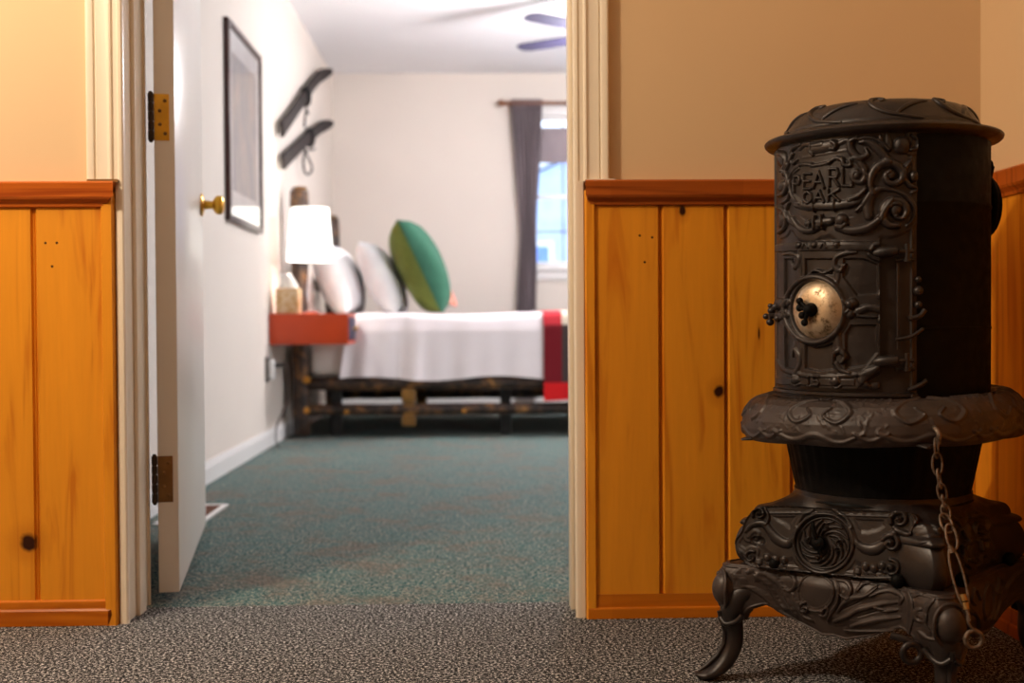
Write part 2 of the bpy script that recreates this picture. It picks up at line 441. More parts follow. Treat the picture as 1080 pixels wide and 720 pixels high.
# wainscot planks : V joints with a small bead
def planks(name,s0,s1,off,fn,mat,z0=.03,z1=.87):
    prof=[]; T=.019
    js=[]; k=math.ceil((s0-off)/.137)
    while off+.137*k<s1: js.append(off+.137*k); k+=1
    prof.append((s0,0)); prof.append((s0,T))
    for j in js:
        if j-s0<.012 or s1-j<.012: continue
        prof+= [(j-.0060,T),(j-.0035,T-.0065),(j-.0015,T-.0075),(j,T-.0045),(j+.0015,T-.0075),(j+.0035,T-.005),(j+.0060,T)]
    prof+=[(s1,T),(s1,0)]
    bm=bmesh.new(); prism(bm,prof,z0,z1,fn); return struct(link(name,bm,mat,smooth=None))
planks('wall_panelling_left',-2.299,-.768,-.9070-.137*8,lambda q,z:Vector((q[0],-q[1]-.0005,z)),M['pine_l'])
planks('wall_panelling_right',.240,XC-.0195,.3795-.137*3,lambda q,z:Vector((q[0],-q[1]-.0005,z)),M['pine_r'])
planks('wall_panelling_side',-2.6,-.0205,-.125-.137*8,lambda q,z:Vector((XC-q[1]-.0005,q[0],z)),M['pine_side'])
# corner strips next to the casings
def strip(name,x0,x1,mat,s):
    bm=bmesh.new(); pr=[(x0,0),(x0,.021),(x0+.003,.0255),(x1-.003,.0255),(x1,.021),(x1,0)]
    prism(bm,pr,0,RT-.02,lambda q,z:Vector((q[0],-q[1]-.0004,z))); struct(link(name,bm,mat,smooth=20))
strip('trim_8',-.770,-.7445,M['pine_l'],-1); strip('trim_9',.2215,.2435,M['pine_r'],1)
# chair rail
RP=[(0,0),(.0365,0),(.0395,-.003),(.0395,-.006),(.0385,-.009),(.0385,-.031),(.036,-.036),(.030,-.040),(.0265,-.044),(.0255,-.050),(.020,-.052),(0,-.052)]
def railing(name,p0,p1,fn,mat):
    bm=bmesh.new(); prism(bm,RP,p0,p1,fn); struct(link(name,bm,mat,smooth=20))
railing('trim_10',-2.299,-.7395,lambda q,x:Vector((x-(0 if x<-1 else .8*max(0,.0385-q[0])*0+ (.024 if q[1]<-.04 else .010 if q[1]<-.033 else 0)),-q[0]-.0003,RT+q[1])),M['rail_l'])
railing('trim_11',.2225,XC-.0005,lambda q,x:Vector((x+(0 if x>.5 else (.010 if q[1]<-.04 else .004 if q[1]<-.033 else 0)),-q[0]-.0003,RT+q[1])),M['rail'])
M['rail_y']=pine('red_brown_rail_side',s2l((190,96,30)),s2l((132,52,12)),axis='Y',rough=.28)
railing('trim_12',-2.6,-.04,lambda q,y:Vector((XC-q[0]-.0003,y,RT+q[1])),M['rail_y'])
BP=[(0,.053),(.019,.053),(.0235,.050),(.0245,.045),(.0235,.038),(.024,.035),(.0265,.031),(.0275,.001),(0,.001)]
BP2=[(0,.050),(.020,.050),(.0205,.0235),(.0255,.0225),(.027,.0205),(.0275,.001),(0,.001)]
def baser(name,p0,p1,fn,mat,P=BP):
    bm=bmesh.new(); prism(bm,P,p0,p1,fn); struct(link(name,bm,mat,smooth=20))
baser('trim_13',-2.299,-.7505,lambda q,x:Vector((x-(.012*(q[1]<.034) if x>-1 else 0)+.0,-q[0]-.0006,q[1])),M['railbase'])
baser('trim_14',.2245,XC-.0005,lambda q,x:Vector((x,-q[0]-.0006,q[1])),M['railbase'],BP2)
baser('trim_15',-2.6,-.03,lambda q,y:Vector((XC-q[0]-.0006,y,q[1])),M['rail_y'],BP2)
# bedroom baseboards
WBP=[(0,.085),(.006,.085),(.009,.078),(.012,.066),(.014,.062),(.014,0),(0,0)]
def wb(name,p0,p1,fn):
    bm=bmesh.new(); prism(bm,WBP,p0,p1,fn); struct(link(name,bm,M['white'],smooth=20))
wb('baseboard_left',.17,YB,lambda q,y:Vector((XW+q[0],y,q[1])))
wb('baseboard_back',XW,2.6,lambda q,x:Vector((x,YB-q[0],q[1])))
wb('baseboard_right',.17,YB,lambda q,y:Vector((2.6-q[0],y,q[1])))
# ------------------------------------------------------------ open door
door=empty('door_1',(-.665,.167,0),'white interior door swung open into the bedroom with brass knob','door',kind='structure',rz=math.radians(9.2))
bm=bmesh.new(); box(bm,(-.044,.0,.025),(0,.908,2.035),.0015); link('door_leaf',bm,M['doorp'],door,smooth=30)
kb=bmesh.new(); Rx=Matrix.Rotation(PI/2,3,'Y')
lathe(kb,[(.0,.001),(.033,.001),(.033,.004),(.026,.008),(.014,.011),(.011,.030),(.0125,.034),(.020,.038),(.026,.044),(.028,.052),(.026,.060),(.016,.066),(.0,.067)],(0,.83,.962),32,M_=Rx)
link('door_knob',kb,M['brass'],door,smooth=40)
kb=bmesh.new(); lathe(kb,[(.0,.001),(.033,.001),(.033,.004),(.026,.008),(.014,.011),(.011,.030),(.020,.038),(.028,.052),(.016,.066),(.0,.067)],(-.044,.83,.962),32,M_=Matrix.Rotation(-PI/2,3,'Y'))
link('door_knob',kb,M['brass'],door,smooth=40)
kb=bmesh.new(); box(kb,(-.034,.9075,.93),(-.010,.9095,.99)); link('latch_plate',kb,M['brass'],door)
def hinge(z,mat,scr,brk):
    bm=bmesh.new(); box(bm,(-.0435,-.0025,z-.051),(-.0115,.0005,z+.051),.001); h=link('hinge',bm,mat,door,smooth=30)
    bm=bmesh.new()
    for k,(a,b) in enumerate(((-.051,-.031),(-.029,-.011),(-.009,.010),(.012,.030),(.032,.051))):
        tube(bm,[(-.050,-.004,z+a),(-.050,-.004,z+b)],.0065,16)
    tube(bm,[(-.050,-.004,z-.052),(-.050,-.004,z+.052)],.0045,10)
    for s in (-1,1):
        lathe(bm,[(.0,.006),(.004,.004),(.005,0),(.0,0)],(-.050,-.004,z+.051) if s>0 else (-.050,-.004,z-.051),12,M_=Matrix.Scale(s,3))
    link('hinge_knuckle',bm,M['dark'],h,smooth=30)
    s=bmesh.new()
    for x,zz in ((-.020,.036),(-.031,.014),(-.031,-.016),(-.020,-.036)):
        lathe(s,[(.0,.0035),(.0025,.003),(.0038,.0018),(.004,.0)],(x,-.0025,z+zz),12,M_=Matrix.Rotation(PI/2,3,'X'))
    link('hinge_screws',s,M['bronze'],h,smooth=40)
hinge(1.072,M['brassp'],0,0); hinge(.276,M['bronze'],0,0)
# ------------------------------------------------------------ window
win=empty('window_1',(WX0,YB,WZ0),'white sash window with muntins and a lowered grey blind','window',kind='structure')
def wpart(name,boxes,mat,par=win,bev=.003):
    bm=bmesh.new()
    for a,b in boxes: box(bm,(a[0]-WX0,a[1]-YB,a[2]-WZ0),(b[0]-WX0,b[1]-YB,b[2]-WZ0),bev)
    return link(name,bm,mat,par,smooth=30)
W0,W1,Z0,Z1=WX0,WX1,WZ0,WZ1
wpart('window_casing',[((W0-.075,YB-.018,Z0-.02),(W0,YB-.001,Z1+.075)),((W1,YB-.018,Z0-.02),(W1+.075,YB-.001,Z1+.075)),((W0,YB-.018,Z1),(W1,YB-.001,Z1+.075)),((W0-.075,YB-.018,Z0-.09),(W1+.075,YB-.001,Z0-.02))],M['white'])
wpart('window_sill',[((W0-.09,YB-.045,Z0-.02),(W1+.09,YB+.03,Z0+.004))],M['white'])
wpart('sash_frame',[((W0,YB+.03,Z0),(W0+.035,YB+.06,Z1)),((W1-.035,YB+.03,Z0),(W1,YB+.06,Z1)),((W0,YB+.03,Z0),(W1,YB+.06,Z0+.045)),((W0,YB+.03,Z1-.03),(W1,YB+.06,Z1)),((W0,YB+.025,1.53),(W1,YB+.065,1.56))],M['white'])
mb=[]
for i in range(1,4): mb.append(((W0+.035+i*.194-.006,YB+.04,Z0),(W0+.035+i*.194+.006,YB+.052,Z1)))
for z in (1.29,1.81): mb.append(((W0,YB+.04,z-.006),(W1,YB+.052,z+.006)))
wpart('muntin',mb,simple('muntin_grey',(110,110,140),.5),bev=0)
m,nt,b=newmat('window_glass'); b.inputs['Transmission Weight'].default_value=1; b.inputs['Roughness'].default_value=0; b.inputs['IOR'].default_value=1.02; b.inputs['Base Color'].default_value=(1,1,1,1)
wpart('window_pane',[((W0+.02,YB+.045,Z0+.02),(W1-.02,YB+.048,Z1-.02))],m,bev=0)
wpart('roller_blind',[((W0+.008,YB+.010,1.805),(W1-.008,YB+.013,Z1-.085)),((W0+.008,YB+.006,1.795),(W1-.008,YB+.016,1.812))],simple('blind_mauve',(150,138,142),.9),bev=0)
# outside: snowy yard and the neighbouring house
struct(sbox('ground_outside',(-12,YB+.3,-.5),(16,30,-.3),simple('snow',(235,240,250),.8)))
nb=empty('neighbour_house',(2.4,16,-.3),'pale blue clapboard house seen blurred through the bedroom window','house')
M['clap']=simple('blue_clapboard',(186,202,236),.8,nscale=4,namt=.15)
bm=bmesh.new(); prism(bm,[(-3.3,0),(-3.3,2.4),(0,3.9),(3.3,2.4),(3.3,0)],0,5,lambda q,y:Vector((q[0],y,q[1]))); link('house_wall',bm,M['clap'],nb)
bm=bmesh.new(); prism(bm,[(-3.6,2.3),(0,3.95),(3.6,2.3),(3.6,2.5),(0,4.2),(-3.6,2.5)],-.3,5.3,lambda q,y:Vector((q[0],y,q[1]))); link('house_roof',bm,simple('snowy_roof',(240,244,252),.8),nb)
for x in (-2.2,-.5,1.2):
    bm=bmesh.new(); box(bm,(x,-.04,.9),(x+.9,0,2.1)); w=link('house_window',bm,simple('blue_pane',(110,145,225),.2),nb)
    bm=bmesh.new(); 
    for a,b_ in (((x-.08,-.06,.82),(x,-.01,2.18)),((x+.9,-.06,.82),(x+.98,-.01,2.18)),((x,-.06,2.1),(x+.9,-.01,2.18)),((x,-.06,.82),(x+.9,-.01,.9))): box(bm,a,b_)
    link('window_surround',bm,M['white'],w)
# curtain + rod
rod=empty('curtain_rod',(.24,YB-.085,2.217),'wooden curtain rod with round finial above the bedroom window','curtain rod')
M['rodw']=simple('rod_wood',(120,72,44),.5)
bm=bmesh.new(); tube(bm,[(-.03,0,0),(1.3,0,0)],.014,16); link('rod',bm,M['rodw'],rod,smooth=40)
bm=bmesh.new(); lathe(bm,[(.0,0),(.014,0),(.018,.006),(.014,.012),(.024,.022),(.029,.034),(.024,.048),(.0,.056)],(-.03,0,0),20,M_=Matrix.Rotation(-PI/2,3,'Y')); link('finial',bm,M['rodw'],rod,smooth=40)
bm=bmesh.new(); box(bm,(.0,.006,-.012),(.02,.084,.012),.002); link('rod_bracket',bm,M['rodw'],rod)
def curtain():
    bm=bmesh.new(); nx,nz=90,60; g=[]
    zs=[2.245,2.0,1.7,1.45,1.32,1.25,1.15,.9,.6,.06]; ls=[.245,.262,.283,.300,.309,.312,.306,.292,.280,.272]; rs=[.478,.470,.455,.437,.430,.428,.432,.428,.420,.425]
    for k,off in ((0,0),(1,.004)):
        G=[]
        for j in range(nz+1):
            z=2.245-(2.185)*j/nz; l=np.interp(-z,[-q for q in zs],ls); r=np.interp(-z,[-q for q in zs],rs)
            amp=.018*(r-l)/.23+.006
            row=[]
            for i in range(nx+1):
                t=i/nx; t2=t+.015*math.sin(5*z+t*9)
                row.append(bm.verts.new((l+(r-l)*t,YB-.085+off+amp*math.sin(t2*2*PI*6.5)+.006*math.sin(t*31+z*3),z)))
            G.append(row)
        g.append(G)
    for G in g:
        for j in range(nz):
            for i in range(nx): bm.faces.new((G[j][i],G[j][i+1],G[j+1][i+1],G[j+1][i]))
    return bm
cu=link('curtain',curtain(),simple('curtain_grey',(128,116,120),.9,nscale=40,namt=.1),smooth=60)
tag(cu,'dark grey curtain gathered in the middle, hanging left of the bedroom window','curtain')
# ceiling fan (hub hidden by the wall, two blades in view)
fan=empty('ceiling_fan',(.76,4.07,2.2),'ceiling fan whose thin dark blades show at the top of the bedroom','ceiling fan')
M['blade']=simple('fan_blade',(52,48,74),.6)
for k in range(5):
    a=math.radians(145+72*k); Rm=Matrix.Rotation(a,3,'Z')@Matrix.Rotation(math.radians(9),3,'X')
    bm=bmesh.new(); pr=[(.14,-.045),(.45,-.058),(.58,-.055),(.62,-.035),(.63,0),(.62,.035),(.58,.055),(.45,.058),(.14,.045)]
    prism(bm,pr,-.003,.003,lambda q,t:Rm@Vector((q[0],q[1],t))); link('fan_blade',bm,M['blade'],fan)
    bm=bmesh.new(); tube(bm,[Rm@Vector((.06,0,.0)),Rm@Vector((.17,0,.006))],.012,10,flat=.5); link('blade_arm',bm,M['bronze'],fan,smooth=40)
bm=bmesh.new(); lathe(bm,[(0,-.05),(.07,-.045),(.085,0),(.08,.05),(.03,.08),(.013,.09),(.013,.20),(.06,.215),(.065,.249),(0,.249)],(0,0,0),32); link('fan_motor',bm,M['bronze'],fan,smooth=40)
m,nt,b=newmat('added_globe_glow'); b.inputs['Emission Color'].default_value=(1,.93,.86,1); b.inputs['Emission Strength'].default_value=6  # glowing light globe out of view, added to brighten the bedroom
bm=bmesh.new(); lathe(bm,[(0,-.16),(.05,-.15),(.09,-.12),(.105,-.085),(.09,-.055),(.06,-.046)],(0,0,0),32); link('added_fan_globe',bm,m,fan,smooth=40)
# picture on the left wall
pic=empty('framed_picture',(XW,2.96,1.48),'tall framed print in dark brown frame with white mat on the bedroom wall','picture')
M['frame']=simple('frame_brown',(58,22,12),.35)
y0,y1,z0,z1=-.385,.385,-.425,.43
bm=bmesh.new()
for a,b_ in (((.001,y0,z0),(.024,y0+.028,z1)),((.001,y1-.028,z0),(.024,y1,z1)),((.001,y0+.028,z1-.028),(.024,y1-.028,z1)),((.001,y0+.028,z0),(.024,y1-.028,z0+.028))): box(bm,a,b_,.003)
link('frame',bm,M['frame'],pic,smooth=30)
bm=bmesh.new(); box(bm,(.002,y0+.02,z0+.02),(.010,y1-.02,z1-.02)); link('mat_board',bm,simple('mat_board',(246,240,240),.7),pic)
m,nt,b=newmat('print_art'); v=coords(nt,(1,3.2,1.6)); f=noise(nt,v,2.6,4,.6,.8)
r=ramp(nt,[(.36,s2l((120,124,150))),(.5,s2l((150,146,150))),(.60,s2l((182,164,158))),(.68,s2l((178,140,120)))],f); nt.links.new(r.outputs[0],b.inputs['Base Color']); b.inputs['Roughness'].default_value=.6
bm=bmesh.new(); box(bm,(.009,y0+.11,z0+.14),(.0115,y1-.10,z1-.12)); link('print',bm,m,pic)
m,nt,b=newmat('picture_glass'); b.inputs['Transmission Weight'].default_value=1; b.inputs['Roughness'].default_value=.02; b.inputs['IOR'].default_value=1.3; b.inputs['Base Color'].default_value=(1,1,1,1)
bm=bmesh.new(); box(bm,(.016,y0+.02,z0+.02),(.018,y1-.02,z1-.02)); link('picture_glass',bm,m,pic)
# antique skis
M['skiw']=simple('dark_ski_wood',(36,27,26),.8,nscale=12,namt=.25)
M['leather']=simple('dark_leather',(20,17,18),.85)
def ski(cp,label,strap,group=None):
    P=[onX(px,py,XW+.040) for px,py in cp]
    o=P[0]; root=empty('ski',o,label,'ski',group)
    pts=[p-o for p in smoothpts(P,8)]; n=len(pts)
    for i,p in enumerate(pts):
        t=i/(n-1)
        if t>.82: p.x+=.9*(t-.82)**2*1.6
    bm=bmesh.new(); rad=[]
    for i in range(n):
        t=i/(n-1); w=.038*(1-.12*math.sin(PI*t))
        if t>.9: w*=1-.55*((t-.9)/.1)**2
        rad.append((.011+.006*math.exp(-((t-.5)/.12)**2),w))
    rings=[]
    for p,r,(tt,u,w_) in zip(pts,rad,frames(pts,(1,0,0))):
        rings.append([bm.verts.new(p+u*a*r[0]+w_*c*r[1]) for a,c in ((1,-.9),(1,.9),(.6,1),(-1,1),(-1,-1),(.6,-1))])
    for A,B in zip(rings,rings[1:]):
        for k in range(6): bm.faces.new((A[k],A[(k+1)%6],B[(k+1)%6],B[k]))
    bm.faces.new(rings[0][::-1]); bm.faces.new(rings[-1]); link('ski_board',bm,M['skiw'],root,smooth=30)
    mid=pts[int(n*.48)]; d=(pts[int(n*.6)]-pts[int(n*.4)]).normalized(); wd=d.cross(Vector((1,0,0))).normalized()
    bm=bmesh.new(); ring=[]
    for k in range(20):
        a=2*PI*k/20; ring.append(mid+Vector((1,0,0))*(.008+.022*math.sin(a))+wd*.048*math.cos(a))
    tube(bm,ring,[(.006,.05)]*20,8,closed=True,up=(1,0,0)) if False else tube(bm,ring,.013,8,closed=True,up=tuple(d))
    link('binding',bm,M['leather'],root,smooth=40)
    for pk in (pts[int(n*.2)],pts[int(n*.75)]):
        bm=bmesh.new(); tube(bm,[Vector((XW+.0005-o.x,pk.y,pk.z)),Vector((pk.x-.008,pk.y,pk.z))],.008,10); link('wall_peg',bm,M['leather'],root,smooth=40)
    bm=bmesh.new()
    for st in strap:
        tube(bm,[onX(px,py,XW+.045)-o for px,py in [(q.x,q.y) for q in smoothpts(st,6)]],.0065,6)
    link('strap',bm,M['leather'],root,smooth=40)
ski([(297,137),(307,123),(317,108),(327,93),(334,84),(342,75)],'upper of two antique dark wooden skis mounted slanting on the bedroom wall',[[(320,108),(323,114),(322,122),(321,134)],[(316,104),(322,112),(325,120)]],'antique skis on the wall')
ski([(299,171),(310,160),(321,149),(331,140),(336,136),(343,130)],'lower of two antique dark wooden skis, its leather strap hanging in a loop',[[(319,152),(322,158),(327,158),(332,157)],[(322,157),(320,170),(321,180),(325,184),(329,178),(326,168),(322,160)]],'antique skis on the wall')
# outlet + plug + cord
out=empty('wall_outlet',(XW,3.53,.39),'dark wall outlet plate with a white plug-in adapter, low on the bedroom wall','outlet')
bm=bmesh.new(); box(bm,(0.0005,-.04,-.062),(.006,.04,.062),.002); link('outlet_plate',bm,M['dark'],out,smooth=30)
bm=bmesh.new(); box(bm,(.008,-.022,-.050),(.042,.022,.050),.008,3); link('adapter',bm,M['white'],out,smooth=40)
bm=bmesh.new(); box(bm,(.0055,-.017,.006),(.0085,.017,.036),.003); box(bm,(.0055,-.017,-.036),(.0085,.017,-.006),.003); link('socket',bm,M['black'],out,smooth=30)
cd=empty('lamp_cord',(XW+.01,3.53,.41),'thin dark lamp cord plugged into the wall outlet and trailing to the carpet','cord')
bm=bmesh.new(); box(bm,(.032,-.012,-.010),(.075,.012,.010),.004); link('plug',bm,M['black'],cd,smooth=30)
bm=bmesh.new(); tube(bm,smoothpts([(.07,0,0),(.092,.02,-.01),(.09,.05,-.09),(.075,.08,-.2),(.03,.06,-.30),(.03,.02,-.37),(.05,-.05,-.402)],8),.0045,8); link('cable',bm,simple('cord_brown',(70,52,44),.5),cd,smooth=60)
# floor vent
vt=empty('floor_vent',(-.93,1.40,0),'white framed metal floor register set in the teal carpet','vent')
bm=bmesh.new()
for a,b_ in (((-.075,-.20,0),(.075,-.178,.006)),((-.075,.178,0),(.075,.20,.006)),((-.075,-.178,0),(-.056,.178,.006)),((.056,-.178,0),(.075,.178,.006))): box(bm,a,b_,.002)
link('vent_frame',bm,M['white'],vt,smooth=30)
bm=bmesh.new()
for k in range(14): box(bm,(-.056,-.170+k*.0255,.0005),(.056,-.158+k*.0255,.004))
link('vent_slats',bm,simple('vent_brown',(120,70,48),.6),vt)
# nightstand
NS=empty('nightstand',(XW,3.60,.513),'red-orange floating wall shelf box serving as nightstand beside the bed','nightstand')
M['red']=simple('orange_red_paint',(196,66,20),.4,nscale=5,namt=.06)
M['navy']=simple('dark_navy',(34,28,60),.5)
bm=bmesh.new(); Wd,Dp,Hh,T=.402,.36,.157,.016
box(bm,(.001,0,0),(Wd,T,Hh),.002); box(bm,(.001,Dp-T,0),(Wd,Dp,Hh),.002); box(bm,(.001,T,0),(Wd,Dp-T,T)); box(bm,(.001,T,Hh-T),(Wd,Dp-T,Hh))
link('cabinet_box',bm,M['red'],NS,smooth=30)
bm=bmesh.new(); box(bm,(Wd-.02,T+.003,T+.003),(Wd+.004,Dp-T-.003,Hh-T-.003),.003); dr=link('drawer_front',bm,M['navy'],NS,smooth=30)
bm=bmesh.new(); lathe(bm,[(0,0),(.006,0),(.006,.012),(.013,.018),(.011,.026),(0,.028)],(Wd+.003,Dp/2,Hh/2),16,M_=Matrix.Rotation(PI/2,3,'Y')); link('knob',bm,M['brass'],dr,smooth=40)
# lamp
LG,nt,b=newmat('clear_lamp_glass'); b.inputs['Transmission Weight'].default_value=1; b.inputs['Roughness'].default_value=.02; b.inputs['IOR'].default_value=1.25; b.inputs['Base Color'].default_value=(.97,.97,1,1)
LP=empty('table_lamp',(-.874,3.78,.671),'lit table lamp with white drum shade standing on the red nightstand','lamp')
m,nt,b=newmat('lamp_shade_glow'); b.inputs['Base Color'].default_value=(.95,.93,.88,1); b.inputs['Emission Color'].default_value=(1,.97,.90,1); b.inputs['Emission Strength'].default_value=1.7
bm=bmesh.new(); lathe(bm,[(.121,.275),(.119,.275),(.096,.55),(.098,.55),(.121,.275)],(0,0,0),40); link('lamp_shade',bm,m,LP,smooth=30)
bm=bmesh.new(); lathe(bm,[(0,0),(.045,0),(.048,.005),(.040,.012),(.014,.020),(.010,.04),(.016,.09),(.019,.13),(.015,.18),(.009,.23),(.0075,.26),(.0075,.34),(0,.34)],(0,0,0),28); link('lamp_base',bm,LG,LP,smooth=40)
bm=bmesh.new(); tube(bm,[(0,0,.02),(0,0,.40)],.004,10); link('lamp_rod',bm,M['white'],LP,smooth=40)
bm=bmesh.new(); lathe(bm,[(0,.34),(.013,.345),(.016,.37),(.028,.40),(.03,.42),(.02,.445),(0,.452)],(0,0,0),20)
m,nt,b=newmat('bulb_glow'); b.inputs['Emission Color'].default_value=(1,.93,.8,1); b.inputs['Emission Strength'].default_value=20; link('bulb',bm,m,LP,smooth=40)
# tissue box
TB=empty('tissue_box',(-.972,3.675,.671),'beige patterned tissue box with a white tissue, left on the nightstand','tissue box')
m,nt,b=newmat('tissue_pattern'); v=coords(nt); r=ramp(nt,[(.45,s2l((214,188,152))),(.6,s2l((190,140,66))),(.7,s2l((226,206,180)))],noise(nt,v,34,3)); nt.links.new(r.outputs[0],b.inputs['Base Color'])
bm=bmesh.new(); box(bm,(-.058,-.058,0),(.058,.058,.128),.003); link('carton',bm,m,TB,smooth=30)
bm=bmesh.new()
rows=[]
for j in range(9):
    t=j/8; rows.append([bm.verts.new(((.045-.02*t)*math.cos(a)*(1+.3*math.sin(3*a+t*2))-.02*t,(.012+.02*t)*math.sin(a)*(1+.3*math.cos(2*a)),.127+.075*t+.008*math.sin(4*a)*t)) for a in [2*PI*k/20 for k in range(20)]])
for A,B in zip(rows,rows[1:]):
    for k in range(20): bm.faces.new((A[k],A[(k+1)%20],B[(k+1)%20],B[k]))
bm.faces.new(rows[-1]); link('tissue',bm,simple('tissue_white',(245,245,245),.9),TB,smooth=60)
# ------------------------------------------------------------ bed
bed=empty('log_bed',(-.95,4.02,0),'rustic bed frame of dark peeled logs with tall head posts','bed')
def bark():
    m,nt,b=newmat('dark_log_bark'); v=coords(nt,(1,1,1)); f=noise(nt,v,14,4,.6,.4)
    r=ramp(nt,[(.40,s2l((34,25,20))),(.54,s2l((72,50,36))),(.63,s2l((122,84,46))),(.72,s2l((172,122,60)))],f); nt.links.new(r.outputs[0],b.inputs['Base Color']); b.inputs['Roughness'].default_value=.55
    bump(nt,b,f,.5,.01); return m
M['bark']=bark(); M['cut']=simple('amber_cut_wood',(198,134,44),.5,nscale=20,namt=.2)
M['amber']=simple('amber_log',(138,96,34),.5,nscale=9,namt=.3)
def log(name,p0,p1,r,mat=M['bark'],seg=16,seed=0,parent=bed):
    rnd=random.Random(seed); p0,p1=Vector(p0),Vector(p1); n=14
    bm=bmesh.new(); pts=[]; rad=[]
    for i in range(n+1):
        t=i/n; pts.append(p0.lerp(p1,t)+Vector((rnd.uniform(-1,1),rnd.uniform(-1,1),rnd.uniform(-1,1)))*r*.05); rad.append(r*(1+rnd.uniform(-.07,.07)))
    d=(p1-p0).normalized()*r*.3
    pts=[pts[0]-d*.5]+pts+[pts[-1]+d*.5]; rad=[r*.72]+rad+[r*.72]
    tube(bm,pts,rad,seg); return link(name,bm,mat,parent,smooth=60)
BW=1.42
for j,y in enumerate((0,BW)):
    p=log('post',(-.012,y,.02),(-.012,y,1.335-.03*j),.049,seed=j)
    bm=bmesh.new(); lathe(bm,[(0,.012),(.03,.010),(.046,0),(.0,-.005)],(-.012,y,1.35-.03*j),20); link('post_cap',bm,M['amber'],p,smooth=60)
    log('side_rail',(.02,y,.292),(1.96,y,.292),.037,seed=4+j)
    log('side_rail',(.02,y,.150),(1.96,y,.150),.031,seed=8+j)
    log('foot_post',(1.98,y,.02),(1.98,y,.75),.049,seed=12+j)
    bm=bmesh.new(); box(bm,(.535,y-.048,.19),(.608,y+.02,.262),.006); box(bm,(.535,y-.045,.062),(.608,y+.02,.118),.006); box(bm,(.542,y-.03,.118),(.601,y+.02,.19),.004) ; link('support_block',bm,M['amber'],bed,smooth=30)
for z in (.35,.62,.85): log('head_rail',(-.012,.04,z),(-.012,BW-.04,z),.035,seed=int(z*50))
log('foot_rail',(1.98,.04,.3),(1.98,BW-.04,.3),.035,seed=77)
for (x,z,r) in ((.022,.315,.021),(.018,.150,.020),(.235,.140,.013),(.87,.140,.012)):
    bm=bmesh.new(); lathe(bm,[(0,.012),(r*.8,.010),(r,.0),(r,-.02)],(x,-.034 if z<.2 else -.043,z),14,M_=Matrix.Rotation(PI/2,3,'X')); link('log_end',bm,M['cut'],bed,smooth=50)
for x in (.16,1.1,1.8):
    bm=bmesh.new(); box(bm,(x-.03,.12,0.0),(x+.03,.17,.27),.004); link('steel_leg',bm,M['black'],bed)
bm=bmesh.new(); box(bm,(.05,.05,.265),(1.93,BW-.05,.292)); link('bed_slats',bm,M['black'],bed)
# mattress with sheet
mt=empty('mattress',(-.92,4.0,.33),'thick mattress under a beige-white sheet on the log bed','mattress')
bm=bmesh.new(); box(bm,(-.005,.012,0),(1.86,1.44,.318),.05,4); link('sheet',bm,simple('sheet_cream',(226,214,206),.9,nscale=8,namt=.03),mt,smooth=60)
# duvet draped over
def drape(x0,x1,y0,y1,ztop,zbot,th,amp,freq,seed,nx=110,wob=.008,slant=0):
    """cloth over the top and hanging down the near side; thick sheet"""
    bm=bmesh.new(); rnd=random.Random(seed); path=[]
    L1=ztop-zbot; R=.05
    pr=[(y0,zbot+ (L1-R)*k/14) for k in range(15)]
    pr+=[(y0+R-R*math.cos(a),ztop-R+R*math.sin(a)) for a in [PI/2*k/6 for k in range(1,7)]]
    pr+=[(y0+R+(y1-y0-2*R)*k/20,ztop) for k in range(1,21)]
    pr+=[(y1-R+R*math.sin(a),ztop-R+R*math.cos(a)) for a in [PI/2*k/6 for k in range(1,7)]]
    pr+=[(y1,ztop-R-(L1-R)*k/10) for k in range(1,11)]
    ph=[rnd.uniform(0,6) for _ in range(6)]
    def off(i,j,x,y,z):
        hang=max(0,min(1,(ztop-z)/L1))
        f=math.sin(x*freq+ph[0]+.8*math.sin(x*5+ph[1]))*.6+math.sin(x*freq*1.9+ph[2]+z*3)*.4
        fade=math.exp(-max(0,(x-x0-.34))*3.5)*.85+.15
        return f*amp*hang*fade, wob*math.sin(x*7+y*5+ph[3])*math.sin(y*4+ph[4])
    S=[]
    for sgn in (0,1):
        G=[]
        for i in range(nx+1):
            x=x0+(x1-x0)*i/nx; row=[]
            for j,(y,z) in enumerate(pr):
                a,b_=off(i,j,x,y,z); front=-1 if y<(y0+y1)/2 else 1
                hang=max(0,(ztop-z)/L1)
                yy=y+(front*a if z<ztop-.02 else 0); zz=z+(b_ if z>ztop-.03 else 0)
                nrm=Vector((0,front*1. if z<ztop-R else 0,1 if z>=ztop-R else 0)).normalized()
                xx=x-(slant*hang*(1-i/nx))
                zz+= (.012*math.sin(x*9+ph[5]) if j==0 else 0)
                row.append(bm.verts.new(Vector((xx,yy,zz))+nrm*(0 if sgn==0 else th)))
            G.append(row)
        S.append(G)
    m_=len(pr)
    for G,fl in zip(S,(0,1)):
        for i in range(nx):
            for j in range(m_-1): bm.faces.new((G[i][j],G[i+1][j],G[i+1][j+1],G[i][j+1]))
    for i in range(nx):
        for j in (0,m_-1): bm.faces.new((S[0][i][j],S[0][i+1][j],S[1][i+1][j],S[1][i][j]))
    for i in (0,nx):
        for j in range(m_-1): bm.faces.new((S[0][i][j],S[0][i][j+1],S[1][i][j+1],S[1][i][j]))
    return bm
dv=link('duvet',drape(-.70,.965,3.985,5.47,.655,.318,.014,.032,24,3,slant=.05),simple('duvet_white',(250,240,242),.85,nscale=8,namt=.02),smooth=70)
tag(dv,'white duvet spread over the bed and hanging down its near side','duvet')
